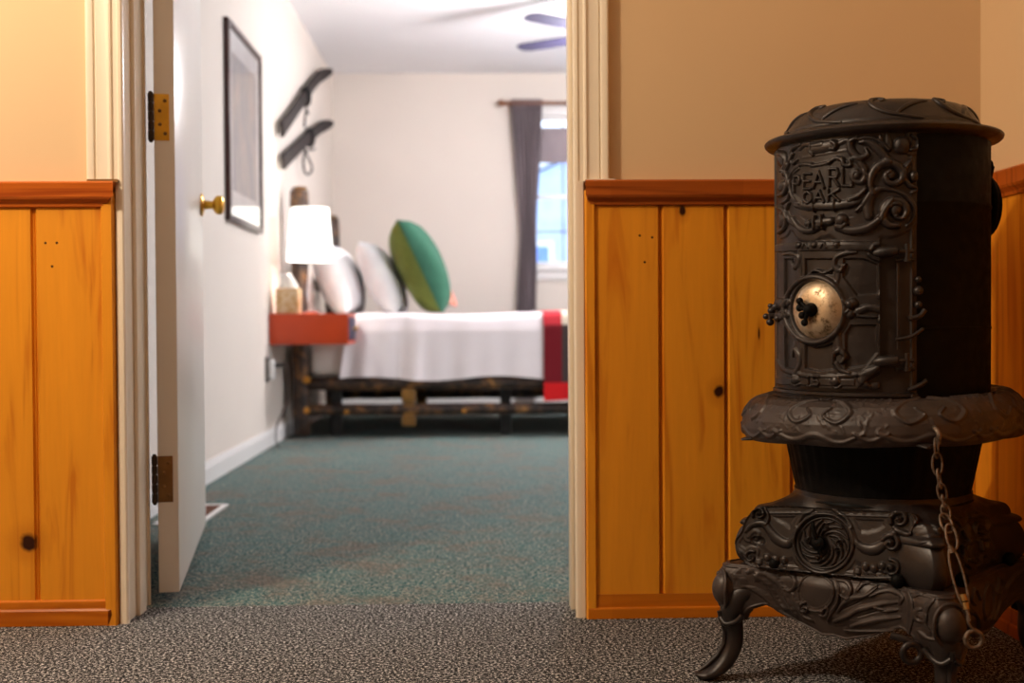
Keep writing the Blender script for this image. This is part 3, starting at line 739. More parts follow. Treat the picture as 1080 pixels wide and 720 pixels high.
def blanket_mat():
    m,nt,b=newmat('plaid_blanket'); tc=nt.nodes.new('ShaderNodeTexCoord'); sep=nt.nodes.new('ShaderNodeSeparateXYZ'); nt.links.new(tc.outputs['Object'],sep.inputs[0])
    colx=ramp(nt,[(0,(0,0,0)),(.5,(1,1,1))],math_(nt,'MULTIPLY',math_(nt,'ADD',math_(nt,'LESS_THAN',sep.outputs[0],.452),0),1.),'CONSTANT')
    def rows(cs): return ramp(nt,cs,math_(nt,'MULTIPLY',sep.outputs[2],1.),'CONSTANT').outputs[0]
    A=rows([(0,s2l((216,20,24))),(.292,s2l((120,10,26))),(.605,s2l((206,52,62)))])
    B=rows([(0,s2l((212,22,26))),(.292,s2l((70,58,56))),(.605,s2l((228,212,190)))])
    c=mixc(nt,colx.outputs[0],B,A)
    nt.links.new(c,b.inputs['Base Color']); b.inputs['Roughness'].default_value=.95; return m
bl=link('blanket',drape(.353,.78,3.968,5.485,.672,.205,.012,.004,20,8,nx=40,wob=.003),blanket_mat(),smooth=70)
tag(bl,'red and dark plaid wool blanket folded across the foot of the bed','blanket')
# pillows
def pillow(name,c,size,tilt,yaw,mats,label,cat='pillow',group=None,roll=0):
    root_r=Matrix.Rotation(yaw,3,'Z')@Matrix.Rotation(tilt,3,'Y')@Matrix.Rotation(roll,3,'X')
    bm=bmesh.new(); n=26; a_,b_,t_=size   # a: width (local y), b: height(local z), t: thickness(local x)
    S=[]
    for s in (1,-1):
        G=[]
        for i in range(n+1):
            row=[]
            for j in range(n+1):
                u=-1+2*i/n; v=-1+2*j/n
                e=(max(0,1-u*u)**.5)*(max(0,1-v*v)**.5); pin=1-.10*(abs(u)**2*(1-abs(v)**3)*0+ (1-abs(u*v)**.8)*max(abs(u),abs(v))**4)
                x=s*t_/2*e**.75*(1+.06*math.sin(5*u+3*v)); 
                row.append(bm.verts.new(root_r@Vector((x,u*a_/2*pin,v*b_/2*pin))))
            G.append(row)
        S.append(G)
    for k,G in enumerate(S):
        for i in range(n):
            for j in range(n):
                f=bm.faces.new((G[i][j],G[i+1][j],G[i+1][j+1],G[i][j+1])); f.material_index=k if len(mats)>1 else 0
    bmesh.ops.remove_doubles(bm,verts=bm.verts[:],dist=1e-5)
    o=link(name,bm,mats,smooth=75); o.location=c; tag(o,label,cat,group); return o
WP=simple('pillow_white',(252,250,252),.9); 
M['green']=simple('forest_green_cloth',(40,92,70),.9,nscale=30,namt=.08); M['olive']=simple('olive_cloth',(98,108,42),.9,nscale=30,namt=.08)
pillow('pillow',(-.795,4.42,.865),(.62,.42,.23),math.radians(-22),math.radians(-2),[WP],'white pillow nearest the lamp, leaning at the head of the bed',group='white pillows')
pillow('pillow',(-.55,4.46,.872),(.60,.45,.20),math.radians(-26),math.radians(-2),[WP],'white pillow between another white pillow and the green cushion',group='white pillows')
pillow('cushion',(-.325,4.36,.935),(.48,.57,.26),math.radians(-25),math.radians(0),[M['green'],M['olive']],'large green cushion with olive back leaning on white pillows','cushion')
pillow('cushion',(-.285,4.86,.89),(.44,.40,.10),math.radians(-32),math.radians(-14),[simple('coral_cloth',(232,150,128),.9),M['navy']],'coral and navy cushion peeking out behind the green cushion','cushion')
# ------------------------------------------------------------ lights
def area(name,loc,target,size,power,col,sy=None):
    l=bpy.data.lights.new(name,'AREA'); l.energy=power; l.color=col; l.size=size
    if sy: l.shape='RECTANGLE'; l.size_y=sy
    o=bpy.data.objects.new(name,l); COL.objects.link(o); o.location=loc
    o.rotation_euler=(Vector(target)-Vector(loc)).to_track_quat('-Z','Y').to_euler(); return o
def point(name,loc,r,power,col):
    l=bpy.data.lights.new(name,'POINT'); l.energy=power; l.color=col; l.shadow_soft_size=r
    o=bpy.data.objects.new(name,l); COL.objects.link(o); o.location=loc; return o
WARM=(1,.82,.61)
point('hall_lamp_light',(-1.45,-1.15,1.95),.07,104,WARM)
point('nightstand_lamp_light',(-.874,3.78,.671+.42),.035,42,(1,.94,.86))
point('fan_fill_light',(.76,4.07,2.0),.1,130,(.99,.96,1.))  # general bedroom fill, added below the unseen fan hub
area('bedroom_side_fill',(2.35,1.9,1.5),(-.6,4.0,.5),1.0,42,(.93,.93,1.),1.2)  # added fill for bed front and door
area('window_daylight',(1.3,9.2,4.3),(.85,YB,1.6),2.2,500,(.80,.88,1.))
# world
w=bpy.data.worlds.new('World'); bpy.context.scene.world=w; w.use_nodes=True
w.node_tree.nodes['Background'].inputs[0].default_value=(.70,.82,1,1); w.node_tree.nodes['Background'].inputs[1].default_value=2.6
# camera
cam=bpy.data.cameras.new('Camera'); cam.sensor_width=36; cam.lens=F/1080*36; cam.clip_start=.02
co=bpy.data.objects.new('Camera',cam); COL.objects.link(co); bpy.context.scene.camera=co
Fw=Vector((math.sin(YAW)*math.cos(PIT),math.cos(YAW)*math.cos(PIT),-math.sin(PIT)))
R0=Vector((math.cos(YAW),-math.sin(YAW),0)); U0=R0.cross(Fw)
Rc=R0*math.cos(ROL)-U0*math.sin(ROL); Uc=R0*math.sin(ROL)+U0*math.cos(ROL)
mw=Matrix.Identity(4)
for i in range(3): mw[i][0]=Rc[i]; mw[i][1]=Uc[i]; mw[i][2]=-Fw[i]; mw[i][3]=(0,-D,H)[i]
co.matrix_world=mw
cam.dof.use_dof=True; cam.dof.focus_distance=2.08; cam.dof.aperture_fstop=3.2
vs_=bpy.context.scene.view_settings
vs_.view_transform='Standard'; vs_.look='None'; vs_.gamma=1; vs_.exposure=0; vs_.use_curve_mapping=False
# ============================================================ STOVE
SX,SY=.698,-.44
ST=empty('parlor_stove',(SX,SY,0),'tall ornate black-brown cast iron parlor stove reading PEARL OAK, standing on the grey carpet','stove')
RB=.178
def cyl_inv(r):
    def f(px,py):
        x,y,z=ray(px,py); ox,oy=-SX,-D-SY
        A=x*x+y*y;B=2*(x*ox+y*oy);C=ox*ox+oy*oy-r*r; dis=B*B-4*A*C
        t=(-B-math.sqrt(max(0,dis)))/2/A
        X,Y=x*t+ox,y*t+oy; a=math.atan2(X,-Y)
        if dis<0:  # just past the silhouette: carry on around the drum
            a+= (1 if a>0.3 else -1)*min(.5,(math.hypot(X,Y)-r)/r*4)
        return a*r,H+z*t
    return f
def cyl_surf(r): return lambda u,v,h:(math.sin(u/r)*(r+h),-math.cos(u/r)*(r+h),v)
def plane_geo(th,d,tilt=0,z0=.25):
    """plane with horizontal normal at angle th (from -Y towards -X), leaning back by tilt; u to the right"""
    a=math.radians(th); n=Vector((-math.sin(a),-math.cos(a),0)); t=Vector((math.cos(a),-math.sin(a),0))
    k=math.tan(math.radians(tilt)); nn=(n+Vector((0,0,k))).normalized()
    def surf(u,v,h): p=n*(d-(v-z0)*k)+t*u+Vector((0,0,v))+nn*h; return (p.x,p.y,p.z)
    def inv(px,py):
        x,y,z=ray(px,py); o=Vector((-SX,-D-SY,H-z0)); r=Vector((x,y,z)); m=n+Vector((0,0,k))
        q=(d-o.dot(m))/r.dot(m); p=o+r*q; return p.dot(t),p.z+z0
    return surf,inv
# ---- drum
bm=bmesh.new(); lathe(bm,[(.150,.470),(.176,.470),(.1765,.60),(.1775,.601),(.1775,.604),(.1765,.605),(.1765,.80),(.1780,.802),(.1780,.806),(.1765,.808),(.1765,.922),(.150,.922)],seg=96)
struct_=link('drum',bm,M['sheet'],ST,smooth=40)
# ---- cast front: bands round the relief
Rf=Relief(-.315,-.004,.486,.915,.00095,cyl_inv(RB+.003))
r=Rf; r.wm=1.45; r.base=.0022
# vertical left/right edge mouldings
u_l,u_r=-.310,-.012
r.stroke([(u_r,.49),(u_r,.91)],.004,.003,conv=False,smooth=0); r.stroke([(u_l,.49),(u_l,.91)],.005,.003,conv=False,smooth=0)
r.stroke([(-.315,.497),(-.005,.497)],.008,.005,conv=False,smooth=0,flat=True)
r.stroke([(-.315,.488),(-.005,.488)],.004,.007,conv=False,smooth=0)
r.fillpoly([(837,206),(835,192),(839,180),(848,172),(862,170),(880,166),(898,166),(911,172),(918,184),(918,200),(912,214),(898,222),(870,224),(848,220)],.0052,.006)
# upper scrollwork (traced on the drum)
S=r.stroke
S([(845,156),(850,152),(860,152),(868,151)],4,.004); S([(884,152),(893,148),(902,147)],3.5,.004)
S([(858,157),(869,155),(881,152)],[7,8.5,7],.006); S([(879,149),(883,152),(882,157),(878,157)],2.6,.007)
S([(857,153),(856,159),(859,163)],2.6,.006)
S([(846,152),(838,156),(835,165),(838,172),(843,168)],[3,4.5,4,3,2],.006)
S([(848,166),(870,162),(895,158)],2,.002)
S([(905,145),(898,151),(900,160),(908,166),(916,163),(914,157)],[3,5.5,6,5,3.5,2],.009)
S([(908,150),(917,150),(926,156),(933,164),(938,170)],[3,5,6.5,6,4],.009); S([(906,147),(917,145),(928,149),(938,158)],2.6,.009)
S([(929,143),(931,152),(934,160)],[2,4,2],.005); S([(936,140),(938,150),(940,158)],[2,5,2],.005)
r.dome(952,153,9,9.5,.010); S([(962,143),(968,148),(967,156),(961,158)],2.6,.007)
S([(922,204),(919,196),(920,186),(925,177),(934,172),(944,173),(951,180),(951,189),(944,194),(936,191),(934,184),(939,180)],[3,4,5.5,6.5,6.5,6,5.5,5,4.5,4,3,2.5],.010,smooth=5)
r.dome(940,184,5.5,5.5,.010)
S([(960,170),(955,178),(955,188),(960,196),(966,198)],[2,4,4,3,2],.008); r.dome(964,186,5.5,6,.009); S([(962,203),(967,200)],2.5,.006)
S([(917,228),(916,214),(921,204),(930,199),(945,201),(957,207),(964,218),(964,230),(957,238)],[6,8,7,4,3,3.4,3.4,3,2.4],.007)
S([(838,230),(846,241),(858,243),(870,236)],[4,5,5,4],.008)
S([(885,240),(900,243),(916,240),(928,231),(937,218),(942,208)],[5,7,7,5,3.5,2],.010)
S([(948,238),(938,237),(932,229),(934,218),(942,212),(952,214),(956,222),(952,230),(945,229)],[4,5.5,6,7,7,6.5,5,4,3],.011,smooth=5)
r.dome(945,221,7,7.5,.011)
S([(860,235),(869,234),(878,233)],[6,7,6],.008); S([(869,227),(870,241)],2,.010); S([(862,228),(862,241)],2,.010)
r.dome(889,232,7,7,.011); S([(883,237),(889,240),(895,236)],2.4,.009); r.dome(855,236,4.5,5,.010)
S([(834,214),(831,222),(834,231),(840,237)],[3,5,5,3],.007)
S([(826,180),(832,184),(833,194),(829,203),(823,206)],[3,4,4.5,4,3],.008); r.dome(826,196,5,7,.009)
S([(822,218),(829,222),(832,230),(829,240),(823,245)],[3,4,4.5,4,3],.008); r.dome(825,232,5,8,.009)
S([(822,160),(829,163),(831,172),(827,180)],[3,5,5,3],.008); r.dome(825,168,5,8,.008); S([(838,162),(833,174),(828,184)],3,.006)
S([(835,203),(832,210),(826,214)],[2,3.4,2],.006)
# nameplate border
def cart(px,py): return px,py
S([(845,177),(838,184),(835,196),(838,208),(846,214)],3,.006); S([(905,222),(912,214),(919,202),(919,190),(913,181)],[3,3,2.6,3,3],.006)
S([(836,186),(840,178),(848,173),(858,173)],3,.007); S([(858,175),(870,173),(878,171)],2.6,.006)
S([(876,172),(882,167),(890,168),(892,174),(899,174),(898,168),(905,169),(912,176),(914,186),(910,192),(903,191),(900,185),(904,180),(909,183)],[3,3.6,3.6,3,3,3,4,4.5,4.5,4,3.5,3,3,2],.008,smooth=4)
r.dome(905,185,4,4,.007)
S([(841,216),(855,218),(868,217),(882,217),(895,215),(906,214)],[4,6,6.5,6.5,6,3],.007); S([(898,210),(906,207),(914,200)],[4,3.5,2.5],.008)
S([(840,206),(845,211),(849,213)],[2,3.5,2],.006); S([(861,212),(861,223)],1.6,.008);S([(882,211),(882,222)],1.6,.008)
# background plate behind lettering, a low pillow
LET={'P':[[(0,0),(0,1)],[(0,1),(.7,1),(.85,.75),(.7,.5),(0,.5)]],'E':[[(0,0),(0,1)],[(0,1),(.85,1)],[(0,.5),(.7,.5)],[(0,0),(.85,0)]],
'A':[[(0,0),(.45,1),(.9,0)],[(.2,.35),(.7,.35)]],'R':[[(0,0),(0,1)],[(0,1),(.7,1),(.85,.75),(.7,.5),(0,.5)],[(.4,.5),(.9,0)]],
'L':[[(0,1),(0,0)],[(0,0),(.85,0),(.85,.2)]],'O':[[(.45,1),(.1,.75),(.1,.25),(.45,0),(.8,.25),(.8,.75),(.45,1)]],'K':[[(0,0),(0,1)],[(.85,1),(0,.45)],[(.3,.6),(.9,0)]],
'1':[[(.2,.8),(.45,1),(.45,0)],[(.2,0),(.7,0)]],'5':[[(.8,1),(.1,1),(.1,.55),(.6,.6),(.8,.35),(.6,0),(.05,.05)]]}
def letter(r,ch,x,y0,y1,w,lw=2.1,hh=.0045):
    for st in LET[ch]: r.stroke([(x+p[0]*w,y1+(y0-y1)*p[1]) for p in st],lw,hh,mode='up',smooth=0)
Rf.h0=Rf.h.copy()
for ch,x,a,b_,w in (('P',841,186,202,7),('E',851,183,199,8.5),('A',861,181,198,12),('R',877,178,196,11),('L',891,178,196,11)): letter(r,ch,x,a,b_,w)
for ch,x,a,b_,w in (('O',850,202,214,11),('A',862,201,213,11),('K',876,200,212,13)): letter(r,ch,x,a,b_,w)
# band between nameplate and door, and the frame around the door opening
front=Rf.mesh('front_casting',cyl_surf(RB),M['iron'],ST,back=-.0015)
# ---- door (own casting, slightly proud)
Rd=Relief(-.303,-.062,.507,.7475,.00095,cyl_inv(RB+.007)); r=Rd; S=r.stroke
r.wm=1.45; r.base=.0
r.fillpoly([(812,254),(905,254),(930,254),(941,262),(942,300),(941,350),(941,378),(933,392),(915,402),(905,412),(860,412),(812,410)],.0055,.002)
for P_ in ([(829,272),(840,272),(841,300),(834,306),(829,312)],[(851,272),(880,272),(881,290),(870,288),(858,289),(851,294)],[(891,272),(912,272),(927,278),(928,310),(905,312),(896,300),(890,292)],[(829,342),(836,352),(841,360),(841,390),(830,388)],[(851,362),(862,366),(874,364),(881,360),(882,390),(866,392),(851,389)],[(893,352),(899,342),(926,342),(927,372),(916,386),(893,390)]): r.fillpoly(P_,.0004,.0025,mode='set')
r.fillpoly([(816,257),(930,256),(930,266),(816,267)],.0075,.003)
r.fillpoly([(816,396),(905,398),(905,408),(816,406)],.0075,.003)
for off in (0,): 
    S([(821,262),(845,260),(885,259),(905,259),(918,262)],[6,6.5,6.5,6,4],.006,flat=False)
for x in (846,862,885): r.dome(x,258,3.6,3.6,.009)
for x in (853,872): S([(x-3,261),(x,256),(x+3,261)],1.6,.008)
S([(918,268),(924,272),(932,272),(936,264),(931,257),(924,258),(921,263)],[3,4,5,5,5,4,3],.009); 
S([(905,266),(893,267),(884,272),(883,281),(889,285),(893,279)],[2,3.6,3.6,4,3.6,2.4],.008); 
S([(829,268),(838,267),(845,271),(845,279),(840,282),(838,276)],[2,3,3.4,4,3.4,2.4],.008)
S([(846,266),(846,280),(847,293)],[4,5,4],.006); S([(886,282),(886,292),(884,300)],[4,4,4],.006)
S([(840,396),(846,384),(845,374),(840,368),(838,376)],[3,4,4,3,2],.007); S([(846,358),(847,368),(845,380)],4,.005)
S([(886,352),(887,365),(886,370)],[4,5,4],.007); S([(881,383),(882,373),(889,370),(894,376),(890,382)],[3,4,5,4,3],.009); S([(884,383),(889,390),(898,393)],[4,3.5,2.5],.007)
S([(931,266),(931,300),(930,330),(931,360),(930,372)],2.6,.004,smooth=0); S([(934,270),(938,285),(939,300),(935,312)],3,.007)
S([(935,340),(938,355),(937,372),(930,384),(921,392),(905,395)],[2.6,3,3.4,4,4,3],.007)
S([(926,388),(916,394),(912,402),(917,407)],[5,8,7,4],.009); S([(930,386),(936,378),(939,368)],2.6,.008)
r.dome(930,311,4.5,5,.009); r.dome(930,337,4,4,.009)
S([(822,380),(827,388),(836,392),(846,394)],[3,4,4,3],.006); S([(846,395),(862,397),(884,397),(905,395)],3.4,.006)
S([(822,406),(850,408),(885,409),(925,407)],[6,8,8,6],.004)
r.dome(842,400,5,5,.009); r.dome(884,402,5,5,.009); S([(838,404),(842,407),(847,405)],2,.007); S([(880,406),(884,409),(889,407)],2,.007)
Rd.h0=Rd.h.copy(); letter(r,'1',854,397,407,6,1.6,.004); letter(r,'5',861,397,407,8,1.6,.004)
S([(822,268),(822,300),(822,340),(822,380)],3,.005,smooth=0)
S([(893,318),(898,322),(893,330)],[4,6,4],.010); r.dome(901,320,6,6,.011); r.dome(899,331,5,5,.010)
S([(907,328),(918,324),(929,326)],[6,5,6],.009); S([(907,333),(925,334)],2.4,.008)
S([(836,318),(830,324),(835,332)],[5,6,5],.009); r.dome(825,320,6,6,.009); r.dome(824,333,5,5,.008)
Rd.dome(862,326.5,33,37.5,.006,flat=True); Rd.ring(862,326.5,30.5,35,4.2,.0105); Rd.dome(862,326.5,27,31,.001,flat=True,mode='set')
S([(856,289),(862,285),(872,287),(880,284)],2.6,.008)
Rd.h*=np.clip((Rd.U+.303)/.03,.15,1)
door_=Rd.mesh('firebox_door',cyl_surf(RB+.0025),M['iron'],ST,back=-.004)
# medallion: nickel dome with black draft wheel
mc=cyl_inv(RB+.007)(862,326.5); ma=mc[0]/(RB+.007); mz=mc[1]
def frame_at(a,rad,z,extra=0):
    n=Vector((math.sin(a),-math.cos(a),0)); t=Vector((math.cos(a),math.sin(a),0)); up=Vector((0,0,1))
    m=Matrix((( t.x,up.x,n.x),(t.y,up.y,n.y),(t.z,up.z,n.z))); return m,n*rad+Vector((0,0,z))
MM,mo=frame_at(ma,RB+.0035,mz)
rm=.0475
bm=bmesh.new(); lathe(bm,[(rm,-.008),(rm,.004),(rm-.003,.006),(.040,.012),(.030,.0165),(.018,.0185),(.0,.019)],mo,48,M_=MM); med=link('nickel_medallion',bm,M['nickel'],door_,smooth=50)
bm=bmesh.new(); lathe(bm,[(.0,.034),(.006,.033),(.0085,.030),(.010,.025),(.0115,.021),(.011,.017),(0,.017)],mo,20,M_=MM)
for k,(ax,ay) in enumerate(((-.017,.014),(-.018,.003),(-.013,-.009),(-.008,-.021))):
    ellipsoid(bm,mo+MM@Vector((ax,ay,.027)),(.0062,.0062,.005),MM,12,8)
    tube(bm,[mo+MM@Vector((0,0,.028)),mo+MM@Vector((ax,ay,.027))],.0035,8)
link('draft_spinner',bm,M['ironb'],med,smooth=50)
# door latch at the left silhouette
bm=bmesh.new(); inv=cyl_inv(RB)
A_=math.radians(-88)
for (da,z,rr,ro) in ((-4,.634,.007,.012),(4,.640,.007,.012),(-6,.624,.006,.020),(-3,.614,.007,.015),(5,.620,.007,.010),(-5,.642,.005,.013)):
    a=A_+math.radians(da); ellipsoid(bm,((RB+ro)*math.sin(a),-(RB+ro)*math.cos(a),z),(rr,rr,rr*.9),None,14,9)
a=A_; tube(bm,[((RB)*math.sin(a),-(RB)*math.cos(a),.626),((RB+.02)*math.sin(a),-(RB+.02)*math.cos(a),.624)],.005,10)
link('door_latch',bm,M['iron'],door_,smooth=50)
# door hinges on the right
for z,zl in ((.724,1),(.552,1)):
    a=math.radians(-12); bm=bmesh.new()
    c=lambda aa,ro,zz:((RB+ro)*math.sin(math.radians(aa)),-(RB+ro)*math.cos(math.radians(aa)),zz)
    tube(bm,[c(-22,.009,z-.002),c(-19.5,.012,z-.001),c(-14,.013,z),c(-11.5,.013,z+.001)],[.005,.0085,.0085,.0068],16)
    tube(bm,[c(-11,.013,z),c(-4,.011,z)],.0036,12)
    tube(bm,[c(-7,.012,z-.016),c(-7,.012,z+.012)],.0038,12); tube(bm,[c(-7,.012,z-.016),c(-7,.012,z-.011)],.0055,12)
    tube(bm,[c(-12,.006,z-.013),c(-3,.007,z-.013)],.003,10)
    link('door_hinge',bm,M['iron'],door_,smooth=50)
bm=bmesh.new()
tube(bm,[c(-11,.005,.570),c(-11,.005,.706)],.0022,8)
for zz,rr in ((.662,.008),(.640,.006),(.680,.005)): ellipsoid(bm,c(-1,.004,zz),(rr,rr,rr),None,14,9)
tube(bm,smoothpts([c(-6,.006,.618),c(-1,.008,.622),c(2,.007,.632)],5),[.004]*11,8)
tube(bm,smoothpts([c(-12,.006,.585),c(-5,.008,.59),c(1,.007,.602)],5),[.003]*11,8)
tube(bm,smoothpts([c(-6,.004,.505),c(-1,.006,.512),c(3,.005,.52)],5),[.004]*11,8)
link('hinge_rod',bm,M['iron'],door_,smooth=50)
# ---- lid
def lidfn(a,r_,z): return r_,z
lidP=[(0,.905),(.170,.905),(.176,.916),(.192,.921),(.1965,.925),(.1975,.929),(.195,.932),(.185,.934),(.172,.938),(.1655,.941),(.1640,.944)]
lidP=[(a_,b_-.005) for a_,b_ in lidP]
bm=bmesh.new(); lathe(bm,lidP,seg=96); link('lid_rim',bm,M['iron'],ST,smooth=35)
# dome with cast scrolls: grid over angle and profile length
domeP=[(.1645,.940),(.1650,.944),(.160,.950),(.155,.957),(.150,.965),(.143,.973),(.134,.979),(.120,.983),(.09,.985),(.05,.986),(.0,.986)]
domeP=[(a_,b_-.006) for a_,b_ in domeP]
dl=[0]
for (a1,b1),(a2,b2) in zip(domeP,domeP[1:]): dl.append(dl[-1]+math.hypot(a2-a1,b2-b1))
def dome_surf(u,v,h):
    a=u; r_=np.interp(v,dl,[p[0] for p in domeP]); z=np.interp(v,dl,[p[1] for p in domeP]); i=np.interp(v,[0,.03,.06],[0.15,.5,1])
    r2=r_+h*(1-i); z2=z+h*i*.8
    return (math.sin(a)*r2,-math.cos(a)*r2,z2)
bm=bmesh.new(); lathe(bm,domeP,seg=96,cap=False)
lid=link('lid_dome',bm,M['iron'],ST,smooth=60)
def scroll3(bm,pts,r0,flat=.5,surf=None):
    q=smoothpts(pts,5); n=len(q)
    tube(bm,[surf(p.x,p.y,0) for p in q],[r0*(.45+.75*math.sin(PI*min(1,(i/(n-1))*.85+.12))) for i in range(n)],10)
for k in range(8):
    a=-2.9+k*.785; bm=bmesh.new()
    scroll3(bm,[(a+.62,.003),(a+.45,.008),(a+.26,.018),(a+.12,.034),(a+.10,.052),(a+.18,.060),(a+.25,.052),(a+.21,.044)],.0036,surf=dome_surf)
    scroll3(bm,[(a+.36,.013),(a+.44,.026),(a+.58,.038),(a+.74,.044)],.0034,surf=dome_surf)
    link('lid_scroll',bm,M['iron'],lid,smooth=60)
# ---- skirt (rolled lower ring), lobed edge, surface relief
skP=[(.176,.480),(.184,.489),(.196,.490),(.208,.487),(.219,.479),(.228,.467),(.234,.452),(.236,.438),(.233,.426),(.228,.419),(.222,.420),(.222,.430),(.212,.450),(.180,.462)]
def skfn(a,r_,z):
    t=.0045*math.sin(a*1.0)+.002; lob=.0022*abs(math.sin(a*4+.6))
    e=max(0,(.45-z)/.03)
    cor=.004*math.cos(4*a)  # fuller at the four corners
    return r_+cor*(1 if r_>.2 else 0)+e*lob*.5, z+t*(1.6 if a<PI else 1.6)*1.0-e*lob
sl=[0]
for (a1,b1),(a2,b2) in zip(skP,skP[1:]): sl.append(sl[-1]+math.hypot(a2-a1,b2-b1))
def sk_surf(a,v,h):
    r_=np.interp(v,sl,[p[0] for p in skP]); z=np.interp(v,sl,[p[1] for p in skP]); r_,z=skfn(a,r_,z)
    i=np.interp(v,[0,.02,.05,.08],[1,.9,.3,0]); r_+=h*(1-i); z+=h*i
    return (math.sin(a)*r_,-math.cos(a)*r_,z)
Rs=Relief(-PI,PI,0,sl[9],.0016); 
Rs.u=np.linspace(-PI,PI,760); Rs.v=np.linspace(0.001,sl[9],64); Rs.U,Rs.V=np.meshgrid(Rs.u,Rs.v,indexing='ij'); Rs.h=np.zeros_like(Rs.U)
def sk(pts,w,h=.003,n=5):   # points: (angle deg, 0..1 down the face); widths in m, angle scaled so distances are metric
    q=[(math.radians(p[0]),sl[9]*p[1]) for p in pts]
    q=[(p.x,p.y) for p in smoothpts(q,n)] if n and len(q)>2 else q
    m=len(q)
    sc=.232
    lo=np.searchsorted(Rs.u,min(p[0] for p in q)-.1); hi=np.searchsorted(Rs.u,max(p[0] for p in q)+.1)
    U,V=Rs.U[lo:hi]*sc,Rs.V[lo:hi]
    if U.size==0: return
    best=np.zeros_like(U)
    for i,(a,b_) in enumerate(zip(q,q[1:])):
        t_=i/(m-1); ww=w*(.5+.7*math.sin(PI*min(1,t_+.15)))
        dx,dy=(b_[0]-a[0])*sc,b_[1]-a[1]; L=dx*dx+dy*dy+1e-12
        t=np.clip(((U-a[0]*sc)*dx+(V-a[1])*dy)/L,0,1); dd=np.hypot(U-a[0]*sc-t*dx,V-a[1]-t*dy)
        best=np.maximum(best,np.sqrt(np.clip(1-(dd/ww)**2,0,1)))
    Rs.h[lo:hi]=np.maximum(Rs.h[lo:hi],best*h)
rnd=random.Random(5)
for base in range(-180,181,45):
    o=base
    sk([(o+2,.20),(o+9,.30),(o+14,.50),(o+9,.66),(o+3,.56),(o+6,.44)],.0035,.004)
    sk([(o-2,.20),(o-9,.30),(o-14,.50),(o-9,.66),(o-3,.56),(o-6,.44)],.0035,.004)
    sk([(o-20,.80),(o-10,.93),(o,.84),(o+10,.93),(o+20,.80)],.004,.003)
    sk([(o+16,.80),(o+22,.90),(o+29,.80)],.003,.0035)
    for j in range(5):
        a=o+15+j*3.6; sk([(a,.14),(a+1.2,.24),(a-.4,.34)],.0018,.0022,3)
for j in range(260):   # worn grainy casting texture
    a=rnd.uniform(-100,60); v=rnd.uniform(.15,.8); sk([(a,v),(a+rnd.uniform(-2,2),v+rnd.uniform(-.05,.09))],rnd.uniform(.0014,.003),rnd.uniform(.0006,.0016),0)
skirt=Rs.mesh('skirt_ring',sk_surf,M['ironl'],ST,back=-.005,smooth=60)
bm=bmesh.new(); lathe(bm,[(.150,.468),(.176,.478),(.186,.484),(.196,.4845),(.206,.481),(.216,.473),(.2245,.462),(.229,.450),(.230,.438),(.226,.428),(.220,.430),(.212,.446),(.180,.458),(.150,.458)],seg=96,fn=skfn); link('skirt_underside',bm,M['iron'],skirt,smooth=40)
for adeg in (-85,-3,92,178):
    bm=bmesh.new(); a=math.radians(adeg); d=Vector((math.sin(a),-math.cos(a),0)); zt=skfn(a%(2*PI),.2,.45)[1]-.45
    tube(bm,[d*.215+Vector((0,0,.424+zt)),d*.236+Vector((0,0,.420+zt)),d*.250+Vector((0,0,.418+zt))],[(.004,.016),(.004,.014),(.002,.003)],12,up=(0,0,1)); link('rim_tongue',bm,M['iron'],skirt,smooth=50)
# ---- fire pot, fluted
bm=bmesh.new(); potP=[(.172,.460),(.170,.440),(.161,.400),(.151,.350),(.1445,.322),(.147,.316),(.150,.312)]
lathe(bm,potP,seg=192,fn=lambda a,r_,z:(r_-.0018*abs(math.sin(a*24))*(1 if z>.325 else 0),z)); link('fire_pot',bm,M['ironb'],ST,smooth=60)
# ---- base: ash section hull
def hull(bm,levels,th0,seg=96,p=2.6):
    rings=[]
    for (d,z,pp) in levels:
        ring=[]
        for k in range(seg):
            a=2*PI*k/seg; c,s=math.cos(a),math.sin(a)
            rr=d/((abs(c)**pp+abs(s)**pp)**(1/pp))
            x=rr*c; y=rr*s
            A=math.radians(-90-45+0)+0
            an=a+math.radians(-th0)
            # direction angle from -Y
            ring.append(bm.verts.new((rr*math.sin(an),-rr*math.cos(an),z)))
        rings.append(ring)
    for A,B in zip(rings,rings[1:]):
        for k in range(seg): bm.faces.new((A[k],A[(k+1)%seg],B[(k+1)%seg],B[k]))
    bm.faces.new(rings[0][::-1]); bm.faces.new(rings[-1])

def march_inv(Rfun):
    def f(px,py):
        x,y,z=ray(px,py); ox,oy=-SX,-D-SY; t0=None
        best=None
        for t in np.linspace(1.55,2.5,380):
            X,Y,Z=ox+x*t,oy+y*t,H+z*t; phi=math.atan2(X,-Y); g=math.hypot(X,Y)-Rfun(phi,Z)
            if best is None or g<best[0]: best=(g,phi,Z)
            if g<=0: return phi*.22,Z
        return best[1]*.22,best[2]
    return f
TH=math.radians(-44)
def dlt(phi): return (phi-TH+PI/4)%(PI/2)-PI/4
def cornw(d,k=10.): return math.exp(-((45-abs(math.degrees(d)))/k)**2)
def R2(phi,z):
    d=dlt(phi); w=cornw(d,13); c=math.cos(d)
    c=max(c,.735)
    rr=.160/c-.015*max(0,(z-.20)/.1)
    q=1-((z-.236)/.043)**2
    if q>0: rr+=w*.040*math.sqrt(q)
    q=1-((z-.283)/.018)**2
    if q>0: rr+=w*.020*math.sqrt(q)
    if z>.298: t=min(1,(z-.298)/.02); rr=rr*(1-t)+.148*t
    return rr
r2inv=march_inv(R2)
R2L=Relief(-PI*.22,PI*.22,.186,.326,.0014,r2inv,k=655.); r=R2L; S=r.stroke; r.wm=1.2; r.base=.001
